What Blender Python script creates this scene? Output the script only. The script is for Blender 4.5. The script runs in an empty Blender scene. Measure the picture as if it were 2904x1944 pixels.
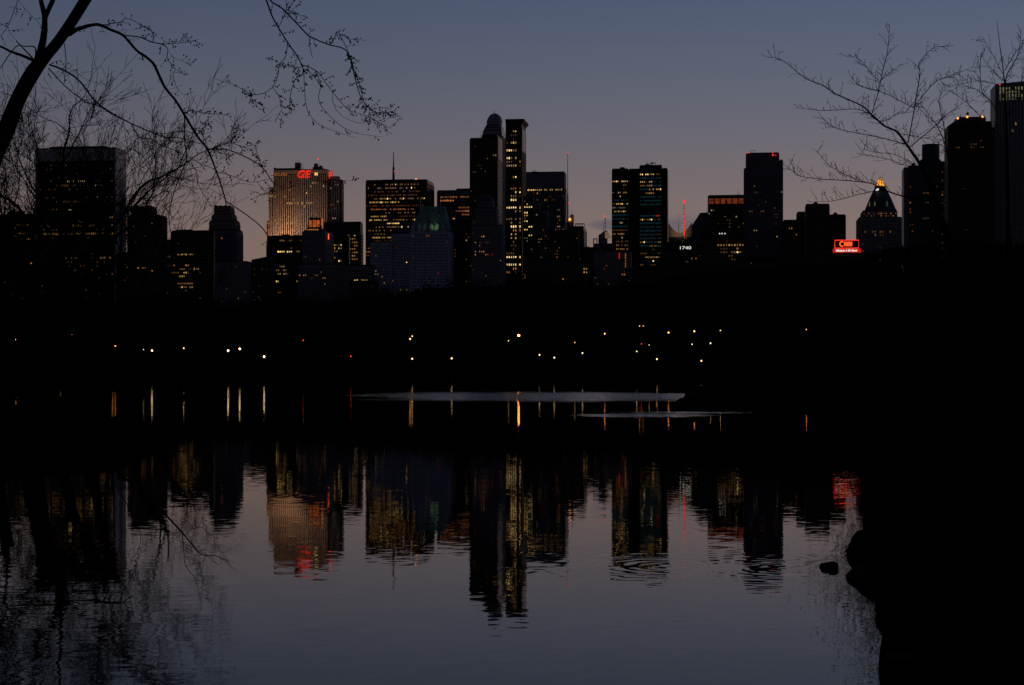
import bpy, math, random
import numpy as np
from mathutils import Vector, Matrix
random.seed(7); rng = np.random.default_rng(7)
sc = bpy.context.scene
COL = sc.collection
R = math.radians
# ------------------------------------------------------------------ camera
F = 5022.0; CX = 1452.0; HY = 1037.0; CH = 3.0       # focal length and horizon in units of a 2904-wide frame, eye height
cam = bpy.data.objects.new('camera', bpy.data.cameras.new('camera')); COL.objects.link(cam)
cam.location = (0, 0, CH); cam.rotation_euler = (R(90), 0, 0)
cam.data.sensor_width = 36; cam.data.lens = 36*F/2904
cam.data.shift_y = (HY-972)/2904
cam.data.clip_start = 0.1; cam.data.clip_end = 20000
sc.camera = cam
# ------------------------------------------------------------------ light
SUN_AZ = R(38)                                         # right of the view axis, already at the horizon
w = bpy.data.worlds.new('World'); sc.world = w; w.use_nodes = True
nt = w.node_tree; N = nt.nodes; L = nt.links; N.clear()
out = N.new('ShaderNodeOutputWorld'); bg = N.new('ShaderNodeBackground'); L.new(bg.outputs[0], out.inputs[0])
tc = N.new('ShaderNodeTexCoord'); sep = N.new('ShaderNodeSeparateXYZ'); L.new(tc.outputs['Generated'], sep.inputs[0])
def srgb(r, g, b):
    f = lambda c: (c/255/12.92 if c/255 <= .04045 else ((c/255+.055)/1.055)**2.4)
    return (f(r), f(g), f(b), 1)
ramp = N.new('ShaderNodeValToRGB'); L.new(sep.outputs[2], ramp.inputs[0])
SKY = [(0.0, (148,119,103)), (.065, (138,116,108)), (.10, (122,111,113)), (.14, (104,105,118)), (.18, (89,98,118)), (.215, (78,90,116)), (.4, (50,62,94)), (1.0, (28,38,66))]
els = ramp.color_ramp.elements
while len(els) < len(SKY): els.new(.5)
for e, (p, c) in zip(els, SKY): e.position = p; e.color = srgb(*c)
def wmath(op, a, b=None, c=None, clamp=False):
    n = N.new('ShaderNodeMath'); n.operation = op; n.use_clamp = clamp
    for i, v in enumerate((a, b, c)):
        if v is None: continue
        if isinstance(v, (int, float)): n.inputs[i].default_value = v
        else: L.new(v, n.inputs[i])
    return n.outputs[0]
dot = wmath('ADD', wmath('MULTIPLY', sep.outputs[0], math.sin(SUN_AZ)), wmath('MULTIPLY', sep.outputs[1], math.cos(SUN_AZ)))
fac = wmath('MAXIMUM', wmath('MULTIPLY_ADD', dot, .80, .27), .30)
# low cloud bars near the horizon
nz = N.new('ShaderNodeTexNoise'); nz.inputs['Scale'].default_value = 9; nz.inputs['Detail'].default_value = 5
mp = N.new('ShaderNodeMapping'); mp.inputs['Scale'].default_value = (1.5, 1.5, 14); L.new(tc.outputs['Generated'], mp.inputs[0]); L.new(mp.outputs[0], nz.inputs[0])
gx = wmath('DIVIDE', wmath('SUBTRACT', sep.outputs[0], .098), .022); gz = wmath('DIVIDE', wmath('SUBTRACT', sep.outputs[2], .077), .009)
g1 = wmath('SUBTRACT', 1.0, wmath('ADD', wmath('MULTIPLY', gx, gx), wmath('MULTIPLY', gz, gz)))
gx2 = wmath('DIVIDE', wmath('SUBTRACT', sep.outputs[0], .055), .014); gz2 = wmath('DIVIDE', wmath('SUBTRACT', sep.outputs[2], .079), .0035)
g2 = wmath('SUBTRACT', 1.0, wmath('ADD', wmath('MULTIPLY', gx2, gx2), wmath('MULTIPLY', gz2, gz2)))
gm = wmath('MULTIPLY', wmath('MAXIMUM', g1, g2), 1.6, clamp=True)
cm = wmath('MULTIPLY', gm, wmath('MULTIPLY_ADD', nz.outputs[0], 3.0, -.75, True), clamp=True)
cm = wmath('MULTIPLY', cm, wmath('MULTIPLY', wmath('GREATER_THAN', sep.outputs[1], 0.0), .7))
mix = N.new('ShaderNodeMix'); mix.data_type = 'RGBA'; L.new(cm, mix.inputs[0]); L.new(ramp.outputs[0], mix.inputs[6]); mix.inputs[7].default_value = srgb(96, 92, 104)
L.new(mix.outputs[2], bg.inputs[0]); L.new(fac, bg.inputs[1])
sun = bpy.data.objects.new('sun', bpy.data.lights.new('sun', 'SUN')); COL.objects.link(sun)
sun.data.energy = .26; sun.data.angle = R(12); sun.data.color = (1, .72, .62)
sd = Vector((math.sin(SUN_AZ), math.cos(SUN_AZ), math.tan(R(2.5))))   # towards the afterglow
sun.rotation_euler = sd.to_track_quat('Z', 'Y').to_euler()
sc.view_settings.view_transform = 'Standard'; sc.view_settings.look = 'None'
sc.view_settings.exposure = 0; sc.view_settings.gamma = 1
# ------------------------------------------------------------------ helpers
def tag(o, label=None, cat=None, group=None, kind=None):
    for k, v in (('label', label), ('category', cat), ('group', group), ('kind', kind)):
        if v: o[k] = v
    return o
def empty(name, loc, rz=0):
    o = bpy.data.objects.new(name, None); COL.objects.link(o); o.location = loc; o.rotation_euler = (0, 0, rz)
    o.empty_display_size = .3
    return o
def mesh_obj(name, verts, faces, mats, parent=None, fm=None, smooth=False):
    me = bpy.data.meshes.new(name); me.from_pydata([tuple(v) for v in verts], [], [tuple(f) for f in faces])
    for m in (mats if isinstance(mats, (list, tuple)) else [mats]): me.materials.append(m)
    if fm is not None: me.polygons.foreach_set('material_index', fm)
    if smooth: me.polygons.foreach_set('use_smooth', [True]*len(me.polygons))
    me.update()
    o = bpy.data.objects.new(name, me); COL.objects.link(o); o.parent = parent
    return o
class MB:
    def __init__(s): s.v = []; s.f = []; s.m = []
    def box(s, x0, x1, y0, y1, z0, z1, m=0):
        b = len(s.v); s.v += [(x, y, z) for z in (z0, z1) for x, y in ((x0,y0),(x1,y0),(x1,y1),(x0,y1))]
        for q in ((0,3,2,1),(4,5,6,7),(0,1,5,4),(1,2,6,5),(2,3,7,6),(3,0,4,7)): s.f.append([b+i for i in q]); s.m.append(m)
    def frustum(s, x0, x1, y0, y1, z0, X0, X1, Y0, Y1, z1, m=0):
        b = len(s.v); s.v += [(x0,y0,z0),(x1,y0,z0),(x1,y1,z0),(x0,y1,z0),(X0,Y0,z1),(X1,Y0,z1),(X1,Y1,z1),(X0,Y1,z1)]
        for q in ((0,3,2,1),(4,5,6,7),(0,1,5,4),(1,2,6,5),(2,3,7,6),(3,0,4,7)): s.f.append([b+i for i in q]); s.m.append(m)
    def lathe(s, cx, cy, prof, n=16, m=0, rot=0, sx=1, sy=1):
        b = len(s.v)
        for r, z in prof:
            for i in range(n):
                a = rot+2*math.pi*i/n; s.v.append((cx+r*sx*math.cos(a), cy+r*sy*math.sin(a), z))
        for k in range(len(prof)-1):
            for i in range(n):
                j = (i+1) % n; s.f.append([b+k*n+i, b+k*n+j, b+(k+1)*n+j, b+(k+1)*n+i]); s.m.append(m)
        s.f.append([b+i for i in range(n)][::-1]); s.m.append(m)
        s.f.append([b+(len(prof)-1)*n+i for i in range(n)]); s.m.append(m)
    def tube(s, pts, rad, n=5, m=0):
        b0 = len(s.v); K = len(pts)
        pts = [Vector(p) for p in pts]; ref = None
        for k in range(K):
            d = (pts[min(k+1, K-1)]-pts[max(k-1, 0)])
            if d.length < 1e-9: d = Vector((0, 0, 1))
            d.normalize()
            a = d.orthogonal().normalized() if ref is None else (ref-d*ref.dot(d))
            if a.length < 1e-6: a = d.orthogonal()
            a.normalize(); ref = a; c = d.cross(a); r = rad[k] if hasattr(rad, '__len__') else rad
            for i in range(n):
                t = 2*math.pi*i/n; s.v.append(tuple(pts[k]+a*(r*math.cos(t))+c*(r*math.sin(t))))
        for k in range(K-1):
            for i in range(n):
                j = (i+1) % n; s.f.append([b0+k*n+i, b0+k*n+j, b0+(k+1)*n+j, b0+(k+1)*n+i]); s.m.append(m)
        s.f.append([b0+i for i in range(n)][::-1]); s.m.append(m); s.f.append([b0+(K-1)*n+i for i in range(n)]); s.m.append(m)
    def blob(s, c, r, m=0, zs=1.2):
        b = len(s.v); x, y, z = c
        s.v += [(x,y,z-r*zs),(x+r,y,z),(x,y+r,z),(x-r,y,z),(x,y-r,z),(x,y,z+r*zs)]
        for q in ((0,2,1),(0,3,2),(0,4,3),(0,1,4),(5,1,2),(5,2,3),(5,3,4),(5,4,1)): s.f.append([b+i for i in q]); s.m.append(m)
    def build(s, name, mats, parent=None, smooth=False):
        return mesh_obj(name, s.v, s.f, mats, parent, s.m, smooth)
def P(x, y, d):                      # frame point at distance d -> world
    return Vector(((x-CX)/F*d, d, CH+(HY-y)/F*d))
# ------------------------------------------------------------------ materials
def mat(name, col, rough=.8, var=.25, scale=.3, spec=.3, metal=0):
    m = bpy.data.materials.new(name); m.use_nodes = True; t = m.node_tree; b = t.nodes['Principled BSDF']
    b.inputs['Roughness'].default_value = rough; b.inputs['Specular IOR Level'].default_value = spec; b.inputs['Metallic'].default_value = metal
    c = t.nodes.new('ShaderNodeTexCoord'); n = t.nodes.new('ShaderNodeTexNoise'); n.inputs['Scale'].default_value = scale; n.inputs['Detail'].default_value = 6
    t.links.new(c.outputs['Object'], n.inputs[0])
    r = t.nodes.new('ShaderNodeValToRGB'); t.links.new(n.outputs[0], r.inputs[0]); t.links.new(r.outputs[0], b.inputs['Base Color'])
    r.color_ramp.elements[0].position = .3; r.color_ramp.elements[1].position = .7
    r.color_ramp.elements[0].color = (*[x*(1-var) for x in col], 1); r.color_ramp.elements[1].color = (*[min(1, x*(1+var)) for x in col], 1)
    return m
def emat(name, col, s, vary=False, sample='NONE'):
    m = bpy.data.materials.new(name); m.use_nodes = True; t = m.node_tree; b = t.nodes['Principled BSDF']
    b.inputs['Base Color'].default_value = (.02, .02, .02, 1); b.inputs['Emission Color'].default_value = (*col, 1); b.inputs['Emission Strength'].default_value = s
    if vary:
        g = t.nodes.new('ShaderNodeNewGeometry'); n = t.nodes.new('ShaderNodeTexNoise'); n.inputs['Scale'].default_value = .55; n.inputs['Detail'].default_value = 3
        t.links.new(g.outputs['Position'], n.inputs[0])
        a = t.nodes.new('ShaderNodeMath'); a.operation = 'MULTIPLY_ADD'; a.use_clamp = False; t.links.new(n.outputs[0], a.inputs[0]); a.inputs[1].default_value = 3.2*s; a.inputs[2].default_value = -.75*s
        q = t.nodes.new('ShaderNodeMath'); q.operation = 'MAXIMUM'; t.links.new(a.outputs[0], q.inputs[0]); q.inputs[1].default_value = .12*s
        t.links.new(q.outputs[0], b.inputs['Emission Strength'])
    m.cycles.emission_sampling = sample
    return m
M = {}
for k, a in dict(black=((.018,.018,.02),.5), dark=((.04,.042,.05),.6), char=((.028,.028,.032),.7), brick=((.10,.065,.05),.9), grey=((.17,.18,.21),.85), pale=((.40,.44,.54),.85),
                 lime=((.42,.36,.30),.85), marble=((.55,.5,.52),.6), purple=((.10,.095,.15),.6), teal=((.05,.09,.10),.4), copper=((.19,.31,.29),.6), slate=((.05,.07,.09),.5),
                 steel=((.25,.27,.3),.4), roofm=((.05,.05,.055),.9), concrete=((.2,.2,.21),.9), antenna=((.12,.12,.13),.5), tan=((.22,.19,.16),.9)).items():
    M[k] = mat(k, a[0], a[1], spec=.12)
M['glass'] = mat('window_glass', (.012,.016,.022), .25, .3, .2, .5)
M['tealglass'] = mat('blue_glass', (.02,.05,.06), .3, .5, .15, .5)
M['bark'] = mat('bark', (.013,.011,.010), 1, .3, 6, 0)
M['twig'] = mat('twig', (.014,.012,.011), 1, .2, 3, 0)
M['leaf'] = mat('dark_foliage', (.014,.015,.011), 1, .4, .5, 0)
M['soil'] = mat('soil', (.006,.0055,.0045), 1, .4, .4, 0)
M['rock'] = mat('rock', (.010,.010,.011), .95, .5, 2, .05)
LV = {'y3': ((1,.64,.2), 1.35), 'y2': ((1,.55,.15), .46), 'y1': ((1,.50,.13), .21), 'y0': ((1,.46,.12), .075), 'o2': ((1,.32,.07), .6), 'o1': ((1,.33,.08), .24), 'o0': ((1,.3,.07), .07),
      'w2': ((1,.82,.55), .9), 'w1': ((1,.8,.5), .24), 't0': ((.10,.5,.6), .03), 'g1': ((.9,.85,.42), .14), 'g0': ((.8,.78,.36), .09), 'r1': ((1,.05,.03), .5)}
for k, (c, s) in LV.items(): M[k] = emat('lit_window_'+{'y':'yellow','o':'orange','w':'white','t':'teal','g':'green','r':'red'}[k[0]]+'_'+['faint','soft','bright','glaring'][int(k[1])], c, s, True)
M['red'] = emat('red_light', (1,.03,.015), 1.4); M['neon'] = emat('red_neon', (1,.035,.015), 1.15); M['redpanel'] = emat('red_panel', (1,.02,.01), .55); M['white'] = emat('white_light', (1,.93,.8), .9)
M['neono'] = emat('orange_neon', (1,.09,.02), 1.5); M['flood'] = emat('orange_flood', (1,.35,.05), 2.0)
# ------------------------------------------------------------------ lake and terrain
LAKE = [(-9,7),(-2,6),(1.5,7),(2.75,12),(3.3,15.5),(3.45,16.6),(3.62,17.5),(3.84,18.5),(4.12,19.7),(4.35,20.8),(4.5,21.5),(4.72,22.7),(4.95,24),(5.2,25.5),(5.45,27),(5.8,28.5),(6.2,30.5),(6.65,32.6),(7.1,35),(9.4,44),(14.8,66),(24,105),(27,132),(15.2,142),(14.8,152),(20,166),(60,200),(105,300),(112,400),(60,424),(0,420),(-45,410),(-70,395),(-84,330),(-66,220),(-52,140),(-40,112),(-30,100),(-22,88),(-16.5,76),(-12.3,67.5),(-13.2,63.5),(-17,60),(-24,56),(-28,48),(-17,36),(-9.5,22),(-7.5,14)]
LP = np.array(LAKE, float)
def lake_sd(X, Y):                    # >0 outside the lake
    X = np.asarray(X, float); Y = np.asarray(Y, float); best = np.full(X.shape, 1e18); ins = np.zeros(X.shape, bool); n = len(LP)
    for i in range(n):
        ax, ay = LP[i]; bx, by = LP[(i+1) % n]; ex, ey = bx-ax, by-ay
        t = np.clip(((X-ax)*ex+(Y-ay)*ey)/(ex*ex+ey*ey), 0, 1); dx = X-ax-t*ex; dy = Y-ay-t*ey; best = np.minimum(best, dx*dx+dy*dy)
        c = ((ay > Y) != (by > Y)) & (X < (bx-ax)*(Y-ay)/(by-ay+1e-12)+ax); ins ^= c
    s = np.sqrt(best); return np.where(ins, -s, s)
def wob(X, Y, k): return np.sin(X*k+1.3*np.sin(Y*k*.7))*np.cos(Y*k*1.1+.8*np.sin(X*k*1.3))
def ground(X, Y):
    X = np.asarray(X, float); Y = np.asarray(Y, float); s = lake_sd(X, Y)
    near = np.clip(s*.45, -1.2, 1.1)
    far = 1.1*(1-np.exp(-np.maximum(s, 0)/2.5))+np.clip((Y-420)*.06, 0, 11)*(Y > 380)
    h = np.where(s < 0, np.maximum(s*.4, -1.5), np.where(Y > 380, far, near))
    rb = np.clip((s-1.0)*.30, 0, 3.2)*(X > 2)*(Y < 130)*(Y > 9)          # right bank climbs
    h = h+rb+np.where(s > .4, .12*wob(X, Y, 1.1)+.05*wob(X, Y, 3.7), .04*wob(X, Y, 3.1))*np.clip(s, 0, 1)
    return h
def gz(x, y): return float(ground(np.array([x]), np.array([y]))[0])
ang = np.concatenate([np.linspace(-math.pi, -.42, 60)[:-1], np.linspace(-.42, .42, 420), np.linspace(.42, math.pi, 60)[1:]])
rad = np.concatenate([[.5, 3, 5, 6.5], np.linspace(8, 36, 85), np.geomspace(37, 700, 90), np.geomspace(740, 9000, 14)])
A_, R_ = np.meshgrid(ang, rad); GX = R_*np.sin(A_); GY = R_*np.cos(A_); GZ = ground(GX, GY)
V = np.stack([GX.ravel(), GY.ravel(), GZ.ravel()], 1); na = len(ang)
fc = [(r*na+a, r*na+(a+1), (r+1)*na+(a+1), (r+1)*na+a) for r in range(len(rad)-1) for a in range(na-1)]
g = mesh_obj('ground', V.tolist(), fc, M['soil'], smooth=True); tag(g, kind='structure')
# water sheet
wm = bpy.data.materials.new('water'); wm.use_nodes = True; t = wm.node_tree; b = t.nodes['Principled BSDF']
b.inputs['Base Color'].default_value = (.002,.0025,.003,1); b.inputs['IOR'].default_value = 1.333; b.inputs['Specular IOR Level'].default_value = .38; b.inputs['Specular Tint'].default_value = (1, .95, .86, 1); b.inputs['Roughness'].default_value = .015
def nd(ty, **k):
    n = t.nodes.new(ty)
    for a, v in k.items(): setattr(n, a, v)
    return n
def mth(op, a, b_=None, c=None, clamp=False):
    n = nd('ShaderNodeMath', operation=op, use_clamp=clamp)
    for i, v in enumerate((a, b_, c)):
        if v is None: continue
        if isinstance(v, (int, float)): n.inputs[i].default_value = v
        else: t.links.new(v, n.inputs[i])
    return n.outputs[0]
geo = nd('ShaderNodeNewGeometry'); sp = nd('ShaderNodeSeparateXYZ'); t.links.new(geo.outputs['Position'], sp.inputs[0]); PX, PY = sp.outputs[0], sp.outputs[1]
def noise_slopes(sx, sy, detail, seed):
    mpn = nd('ShaderNodeMapping'); mpn.inputs['Scale'].default_value = (sx, sy, 1); mpn.inputs['Location'].default_value = (seed, seed*.7, seed)
    t.links.new(geo.outputs['Position'], mpn.inputs[0]); n = nd('ShaderNodeTexNoise'); n.inputs['Scale'].default_value = 1; n.inputs['Detail'].default_value = detail
    t.links.new(mpn.outputs[0], n.inputs[0]); s2 = nd('ShaderNodeSeparateColor'); t.links.new(n.outputs['Color'], s2.inputs[0])
    return mth('SUBTRACT', s2.outputs[0], .5), mth('SUBTRACT', s2.outputs[1], .5), n.outputs[0]
ax1, ay1, _ = noise_slopes(3.2, 7.5, 2, 1.0)      # fine ripples
ax2, ay2, _ = noise_slopes(.8, 1.9, 2, 9.0)       # slow undulation
_, _, pn = noise_slopes(.05, .035, 3, 4.0)        # breeze patches
_, _, pn2 = noise_slopes(.02, .9, 3, 14.0)
# breeze patches: ellipses on the water with ragged edges
def ell(cx, cy, rx, ry):
    u = mth('DIVIDE', mth('SUBTRACT', PX, cx), rx); v = mth('DIVIDE', mth('SUBTRACT', PY, cy), ry)
    return mth('SUBTRACT', 1.0, mth('ADD', mth('MULTIPLY', u, u), mth('MULTIPLY', v, v)))
rag = mth('ADD', mth('MULTIPLY_ADD', pn, 1.6, -.8), mth('MULTIPLY_ADD', pn2, 2.4, -1.3))
def soft(e, k): return mth('MULTIPLY', mth('ADD', e, rag), k, clamp=True)
patch = mth('MAXIMUM', soft(ell(6, 174, 23, 33), 1.8), soft(ell(7.8, 106, 4.6, 5), 1.2))
patch = mth('MAXIMUM', patch, soft(ell(11.0, 113, 5.2, 2.6), 1.2))
calm = mth('MULTIPLY', mth('MULTIPLY_ADD', pn, 1.4, .3, False), mth('MINIMUM', 2.3, mth('MAXIMUM', .98, mth('DIVIDE', PY, 70.0))))
amp1 = mth('ADD', mth('MULTIPLY', calm, .019), mth('MULTIPLY', patch, .34)); amp2 = mth('ADD', .003, mth('MULTIPLY', patch, .12))
# rougher lower-left corner, under the trees
corner = mth('MULTIPLY', mth('MAXIMUM', 0.0, mth('SUBTRACT', 1.0, mth('DIVIDE', mth('ADD', PX, 5.2), 4.5))), mth('MAXIMUM', 0.0, mth('SUBTRACT', 1.0, mth('DIVIDE', mth('SUBTRACT', PY, 14), 14))), clamp=True)
amp1 = mth('ADD', amp1, mth('MULTIPLY', corner, .016)); amp2 = mth('ADD', amp2, mth('MULTIPLY', corner, .03))
SX = mth('ADD', mth('MULTIPLY', ax1, amp1), mth('MULTIPLY', ax2, amp2)); SY = mth('ADD', mth('MULTIPLY', ay1, amp1), mth('MULTIPLY', ay2, amp2))
for (cx, cy, Rr, A, lam) in ((2.43, 26.4, 1.9, .011, .27), (4.08, 26.1, 2.1, .012, .25), (4.70, 26.2, 1.5, .007, .2)):
    u = mth('SUBTRACT', PX, cx); v = mth('SUBTRACT', PY, cy); r = mth('SQRT', mth('ADD', mth('ADD', mth('MULTIPLY', u, u), mth('MULTIPLY', v, v)), 1e-4))
    fall = mth('POWER', 2.718, mth('MULTIPLY', -1.0, mth('MULTIPLY', mth('DIVIDE', r, Rr), mth('DIVIDE', r, Rr))))
    s_ = mth('MULTIPLY', mth('MULTIPLY', mth('SINE', mth('ADD', mth('MULTIPLY', r, 2*math.pi/lam), mth('MULTIPLY', ax2, 14.0))), fall), A)
    SX = mth('ADD', SX, mth('MULTIPLY', s_, mth('DIVIDE', u, r))); SY = mth('ADD', SY, mth('MULTIPLY', s_, mth('DIVIDE', v, r)))
SY = mth('SUBTRACT', SY, mth('MULTIPLY', patch, .045))
cb = nd('ShaderNodeCombineXYZ'); t.links.new(SX, cb.inputs[0]); t.links.new(SY, cb.inputs[1]); cb.inputs[2].default_value = 1
nm = nd('ShaderNodeVectorMath', operation='NORMALIZE'); t.links.new(cb.outputs[0], nm.inputs[0]); t.links.new(nm.outputs[0], b.inputs['Normal'])
wv = [(-900,-50,0),(900,-50,0),(900,470,0),(-900,470,0)]
wo = mesh_obj('lake_water', wv, [(0,1,2,3)], wm); tag(wo, kind='structure')
# ------------------------------------------------------------------ buildings
TH = math.atan((2100-CX)/F)          # direction of the avenues
CA, SA = math.cos(TH), math.sin(TH)
unit = {}
def pane(matkey):                    # shared unit window: a thin raised-frame pane
    if matkey not in unit:
        q = MB(); q.box(-.5, .5, -.5, .5, -.5, .5); me = bpy.data.meshes.new('window'); me.from_pydata(q.v, [], q.f); me.materials.append(M[matkey]); unit[matkey] = me
    return unit[matkey]
RANK = {'y3':0,'w2':1,'o2':1,'y2':2,'y1':3,'w1':3,'o1':4,'g1':4,'y0':5,'o0':6,'g0':6,'t0':7,'r1':4}
class Tower:
    GZ = 6.0
    def __init__(s, name, label, dist, xref, cat='skyscraper', group=None):
        s.d = dist; A = P(xref, HY, dist); s.A = Vector((A.x, A.y, 0)); s.root = empty(name, (A.x, A.y, s.GZ), -TH); tag(s.root, label, cat, group)
        s.wins = []
    def t(s, x, sb=0):               # frame x on the front plane set back by sb -> local x
        Ax = s.A.x+SA*sb; Ay = s.A.y+CA*sb; u = (x-CX)/F
        return (u*Ay-Ax)/(CA+u*SA)
    def wz(s, lx, ly, y): Y = s.A.y+CA*ly-SA*lx; return CH+(HY-y)/F*Y-s.GZ
    def px(s, lx, ly, lz):
        X = s.A.x+SA*ly+CA*lx; Y = s.A.y+CA*ly-SA*lx; return CX+F*X/Y, HY-F*(lz+s.GZ-CH)/Y
    def dep(s, x1, x2, sb=0):        # depth so that the far edge of the right side falls on x2
        l = s.t(x1, sb); X = s.A.x+SA*sb+CA*l; Y = s.A.y+CA*sb-SA*l; u = (x2-CX)/F
        return max(6, (u*Y-X)/(SA-u*CA)) if abs(SA-u*CA) > 1e-6 else 20
    def block(s, x0, x1, top, wall='dark', sb=0, depth=None, x2=None, bot=None, pw=6, ph=9, ww=.6, wh=.55, mt=8, ml=.4, glass='glass', span=None, lit=(), p=0, pl='y0', wins=True, side=True, sp_=0, ybot=862, part='wall', topn=None, seed=None, slope=0):
        rd = random.Random(seed if seed is not None else int(x0*7+top*3))
        l0, l1 = s.t(x0, sb), s.t(x1, sb); D = depth or (s.dep(x1, x2, sb) if x2 else 15)
        zt = s.wz(l0, sb, top); zb = 0 if bot is None else s.wz(l0, sb, bot)
        q = MB(); mats = [M[wall], M[span or wall], M['roofm']]
        if slope: q.frustum(l0, l1, sb, sb+D, zb, l0, l1, sb, sb+D, zt); 
        else: q.box(l0, l1, sb, sb+D, zb, zt)
        if slope:
            q.v[4] = (l0, sb, zt-slope); q.v[7] = (l0, sb+D, zt-slope)
        if bot is None or top < 800:
            q.box(l0+.6, l1-.6, sb+.6, sb+D-.6, zt+.02-slope, zt+1.1-slope, 2) if not slope else None
        k = F/s.d; pwm, phm = pw/k, ph/k; zlow = max(zb, s.wz(l0, sb, ybot))
        if wins:
            faces = [('f', l1-l0)] + ([('s', D)] if side and x2 else [])
            for kind, W in faces:
                n = max(1, round((W-2*ml)/pwm)); cw = (W-2*ml)/n; z1 = zt-mt/k-slope; nr = max(1, int((z1-zlow)/phm)); zz0 = z1-nr*phm
                pr, sr = .38, .30
                for i in range(n+1):
                    c = ml+i*cw; a, b2 = max(0, c-(1-ww)*cw/2), min(W, c+(1-ww)*cw/2)
                    if i == 0: a = .01
                    if i == n: b2 = W-.01
                    if kind == 'f': q.box(l0+a, l0+b2, sb-pr, sb+.1, zz0, z1)
                    else: q.box(l1-.1, l1+pr, sb+a, sb+b2, zz0, z1)
                for j in range(nr+1):
                    z = zz0+j*phm; a, b2 = z-(1-wh)*phm/2, z+(1-wh)*phm/2
                    if j == nr: b2 = z+.2
                    if kind == 'f': q.box(l0+.02, l1-.02, sb-sr, sb+.08, max(a, zb+.05), b2, 1)
                    else: q.box(l1-.08, l1+sr, sb+.02, sb+D-.02, max(a, zb+.05), b2, 1)
                for j in range(nr):
                    for i in range(n):
                        c = ml+(i+.5)*cw; z = zz0+(j+.5)*phm
                        if kind == 'f': lx, ly = l0+c, sb-.04
                        else: lx, ly = l1+.04, sb+c
                        X, Y = s.px(lx, ly, z); lev = None
                        if kind == 'f':
                            for e in lit:
                                if abs(Y-e[0]) <= ph*.5 and e[1]-pw*.3 <= X <= e[2]+pw*.3 and rd.random() < (e[4] if len(e) > 4 else .85): lev = e[3]; break
                            if lev is None and rd.random() < p: lev = pl if isinstance(pl, str) else rd.choice(pl)
                        elif rd.random() < sp_: lev = pl if isinstance(pl, str) else rd.choice(pl)
                        if lev in ('y1', 'y2') and rd.random() < .14: lev = rd.choice(('w1', 'y0', 'y3'))
                        if Y > ybot+10: continue
                        jx = cw*ww*(rd.uniform(.55, 1) if lev and lev != 't0' else 1); jz = phm*wh*(rd.uniform(.6, 1) if lev and lev != 't0' else 1)
                        s.wins.append((RANK.get(lev, 9), kind, lx, ly, z, jx, jz, lev or glass))
        o = q.build(part, mats, s.root)
        s.last = (l0, l1, sb, D, zt)
        return o
    def glazing(s):
        s.wins.sort(key=lambda e: (e[0], -e[4]))
        for e in s.wins[:100]:
            _, kind, lx, ly, z, w_, h_, m_ = e
            o = bpy.data.objects.new('window', pane(m_)); COL.objects.link(o); o.parent = s.root; o.location = (lx, ly, z)
            o.scale = (w_, .12, h_) if kind == 'f' else (.12, w_, h_)
        rest = s.wins[100:]
        if rest:
            q = MB(); names = sorted({e[7] for e in rest}); ix = {n: i for i, n in enumerate(names)}
            for _, kind, lx, ly, z, w_, h_, m_ in rest:
                if kind == 'f': q.box(lx-w_/2, lx+w_/2, ly-.06, ly+.06, z-h_/2, z+h_/2, ix[m_])
                else: q.box(lx-.06, lx+.06, ly-w_/2, ly+w_/2, z-h_/2, z+h_/2, ix[m_])
            tag(q.build('window', [M[n] for n in names], s.root), kind='stuff')
    def antenna(s, x, y0, y1, r=.5, ly=6, name='antenna', light=False, lattice=False):
        lx = s.t(x, ly); z0 = s.wz(lx, ly, y0); z1 = s.wz(lx, ly, y1); q = MB()
        if lattice:
            for a in ((-1,-1),(1,-1),(1,1),(-1,1)): q.tube([(lx+a[0]*r*2, ly+a[1]*r*2, z0), (lx, ly, z0+(z1-z0)*.55)], [.22, .15], 4)
            for k in range(6):
                z = z0+(z1-z0)*.08*k; f = r*2*(1-.15*k); q.box(lx-f, lx+f, ly-f, ly-f+.15, z, z+.2)
            q.tube([(lx, ly, z0+(z1-z0)*.5), (lx, ly, z1)], [r*.6, .12], 6)
        else: q.tube([(lx, ly, z0-1), (lx, ly, z0+(z1-z0)*.45), (lx, ly, z0+(z1-z0)*.46), (lx, ly, z1)], [r, r*.8, r*.5, r*.25], 6)
        a = q.build(name, M['antenna'], s.root)
        if light: s.lamp(x, y1, ly, a if False else None)
    def lamp(s, x, y, ly=4, parent=None, key='red', r=.9, name='warning_light'):
        lx = s.t(x, ly); z = s.wz(lx, ly, y); q = MB(); q.lathe(lx, ly, [(.2*r, z-r), (.9*r, z-.5*r), (r, z), (.7*r, z+.7*r), (.1, z+r)], 10); q.build(name, M[key], s.root)
    def roofbox(s, x0, x1, y0, y1, sb=6, depth=8, wall='dark', name='rooftop_plant_room'):
        l0, l1 = s.t(x0, sb), s.t(x1, sb); z0 = s.wz(l0, sb, y0)-1; z1 = s.wz(l0, sb, y1); q = MB(); q.box(l0, l1, sb, sb+depth, z0, z1)
        n = max(2, int((l1-l0)/3))
        for i in range(n): a = l0+(l1-l0)*(i+.15)/n; q.box(a, a+(l1-l0)*.7/n, sb-.15, sb+.05, z0+1, z1-.5, 1)
        q.build(name, [M[wall], M['roofm']], s.root)

def simple(name, label, dist, x0, x1, top, cat='building', **k):
    T = Tower(name, label, dist, x0, cat); T.block(x0, x1, top, **k); return T
ALL = []
Y = ['y0','y0','y1','o0']
# 1 far left low block
T = Tower('office_block', 'low dark office block at the left edge with a few yellow floors', 1650, -40, 'building'); ALL.append(T)
T.block(-60, 99, 612, 'char', pw=5, ph=8, p=.03, pl=Y, lit=[(641,42,80,'y1',.7),(650,36,80,'y1',.5),(661,50,78,'y1',.7),(672,36,60,'y0',.8),(678,48,80,'y1',.6)])
T.roofbox(20, 60, 612, 600)
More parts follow.
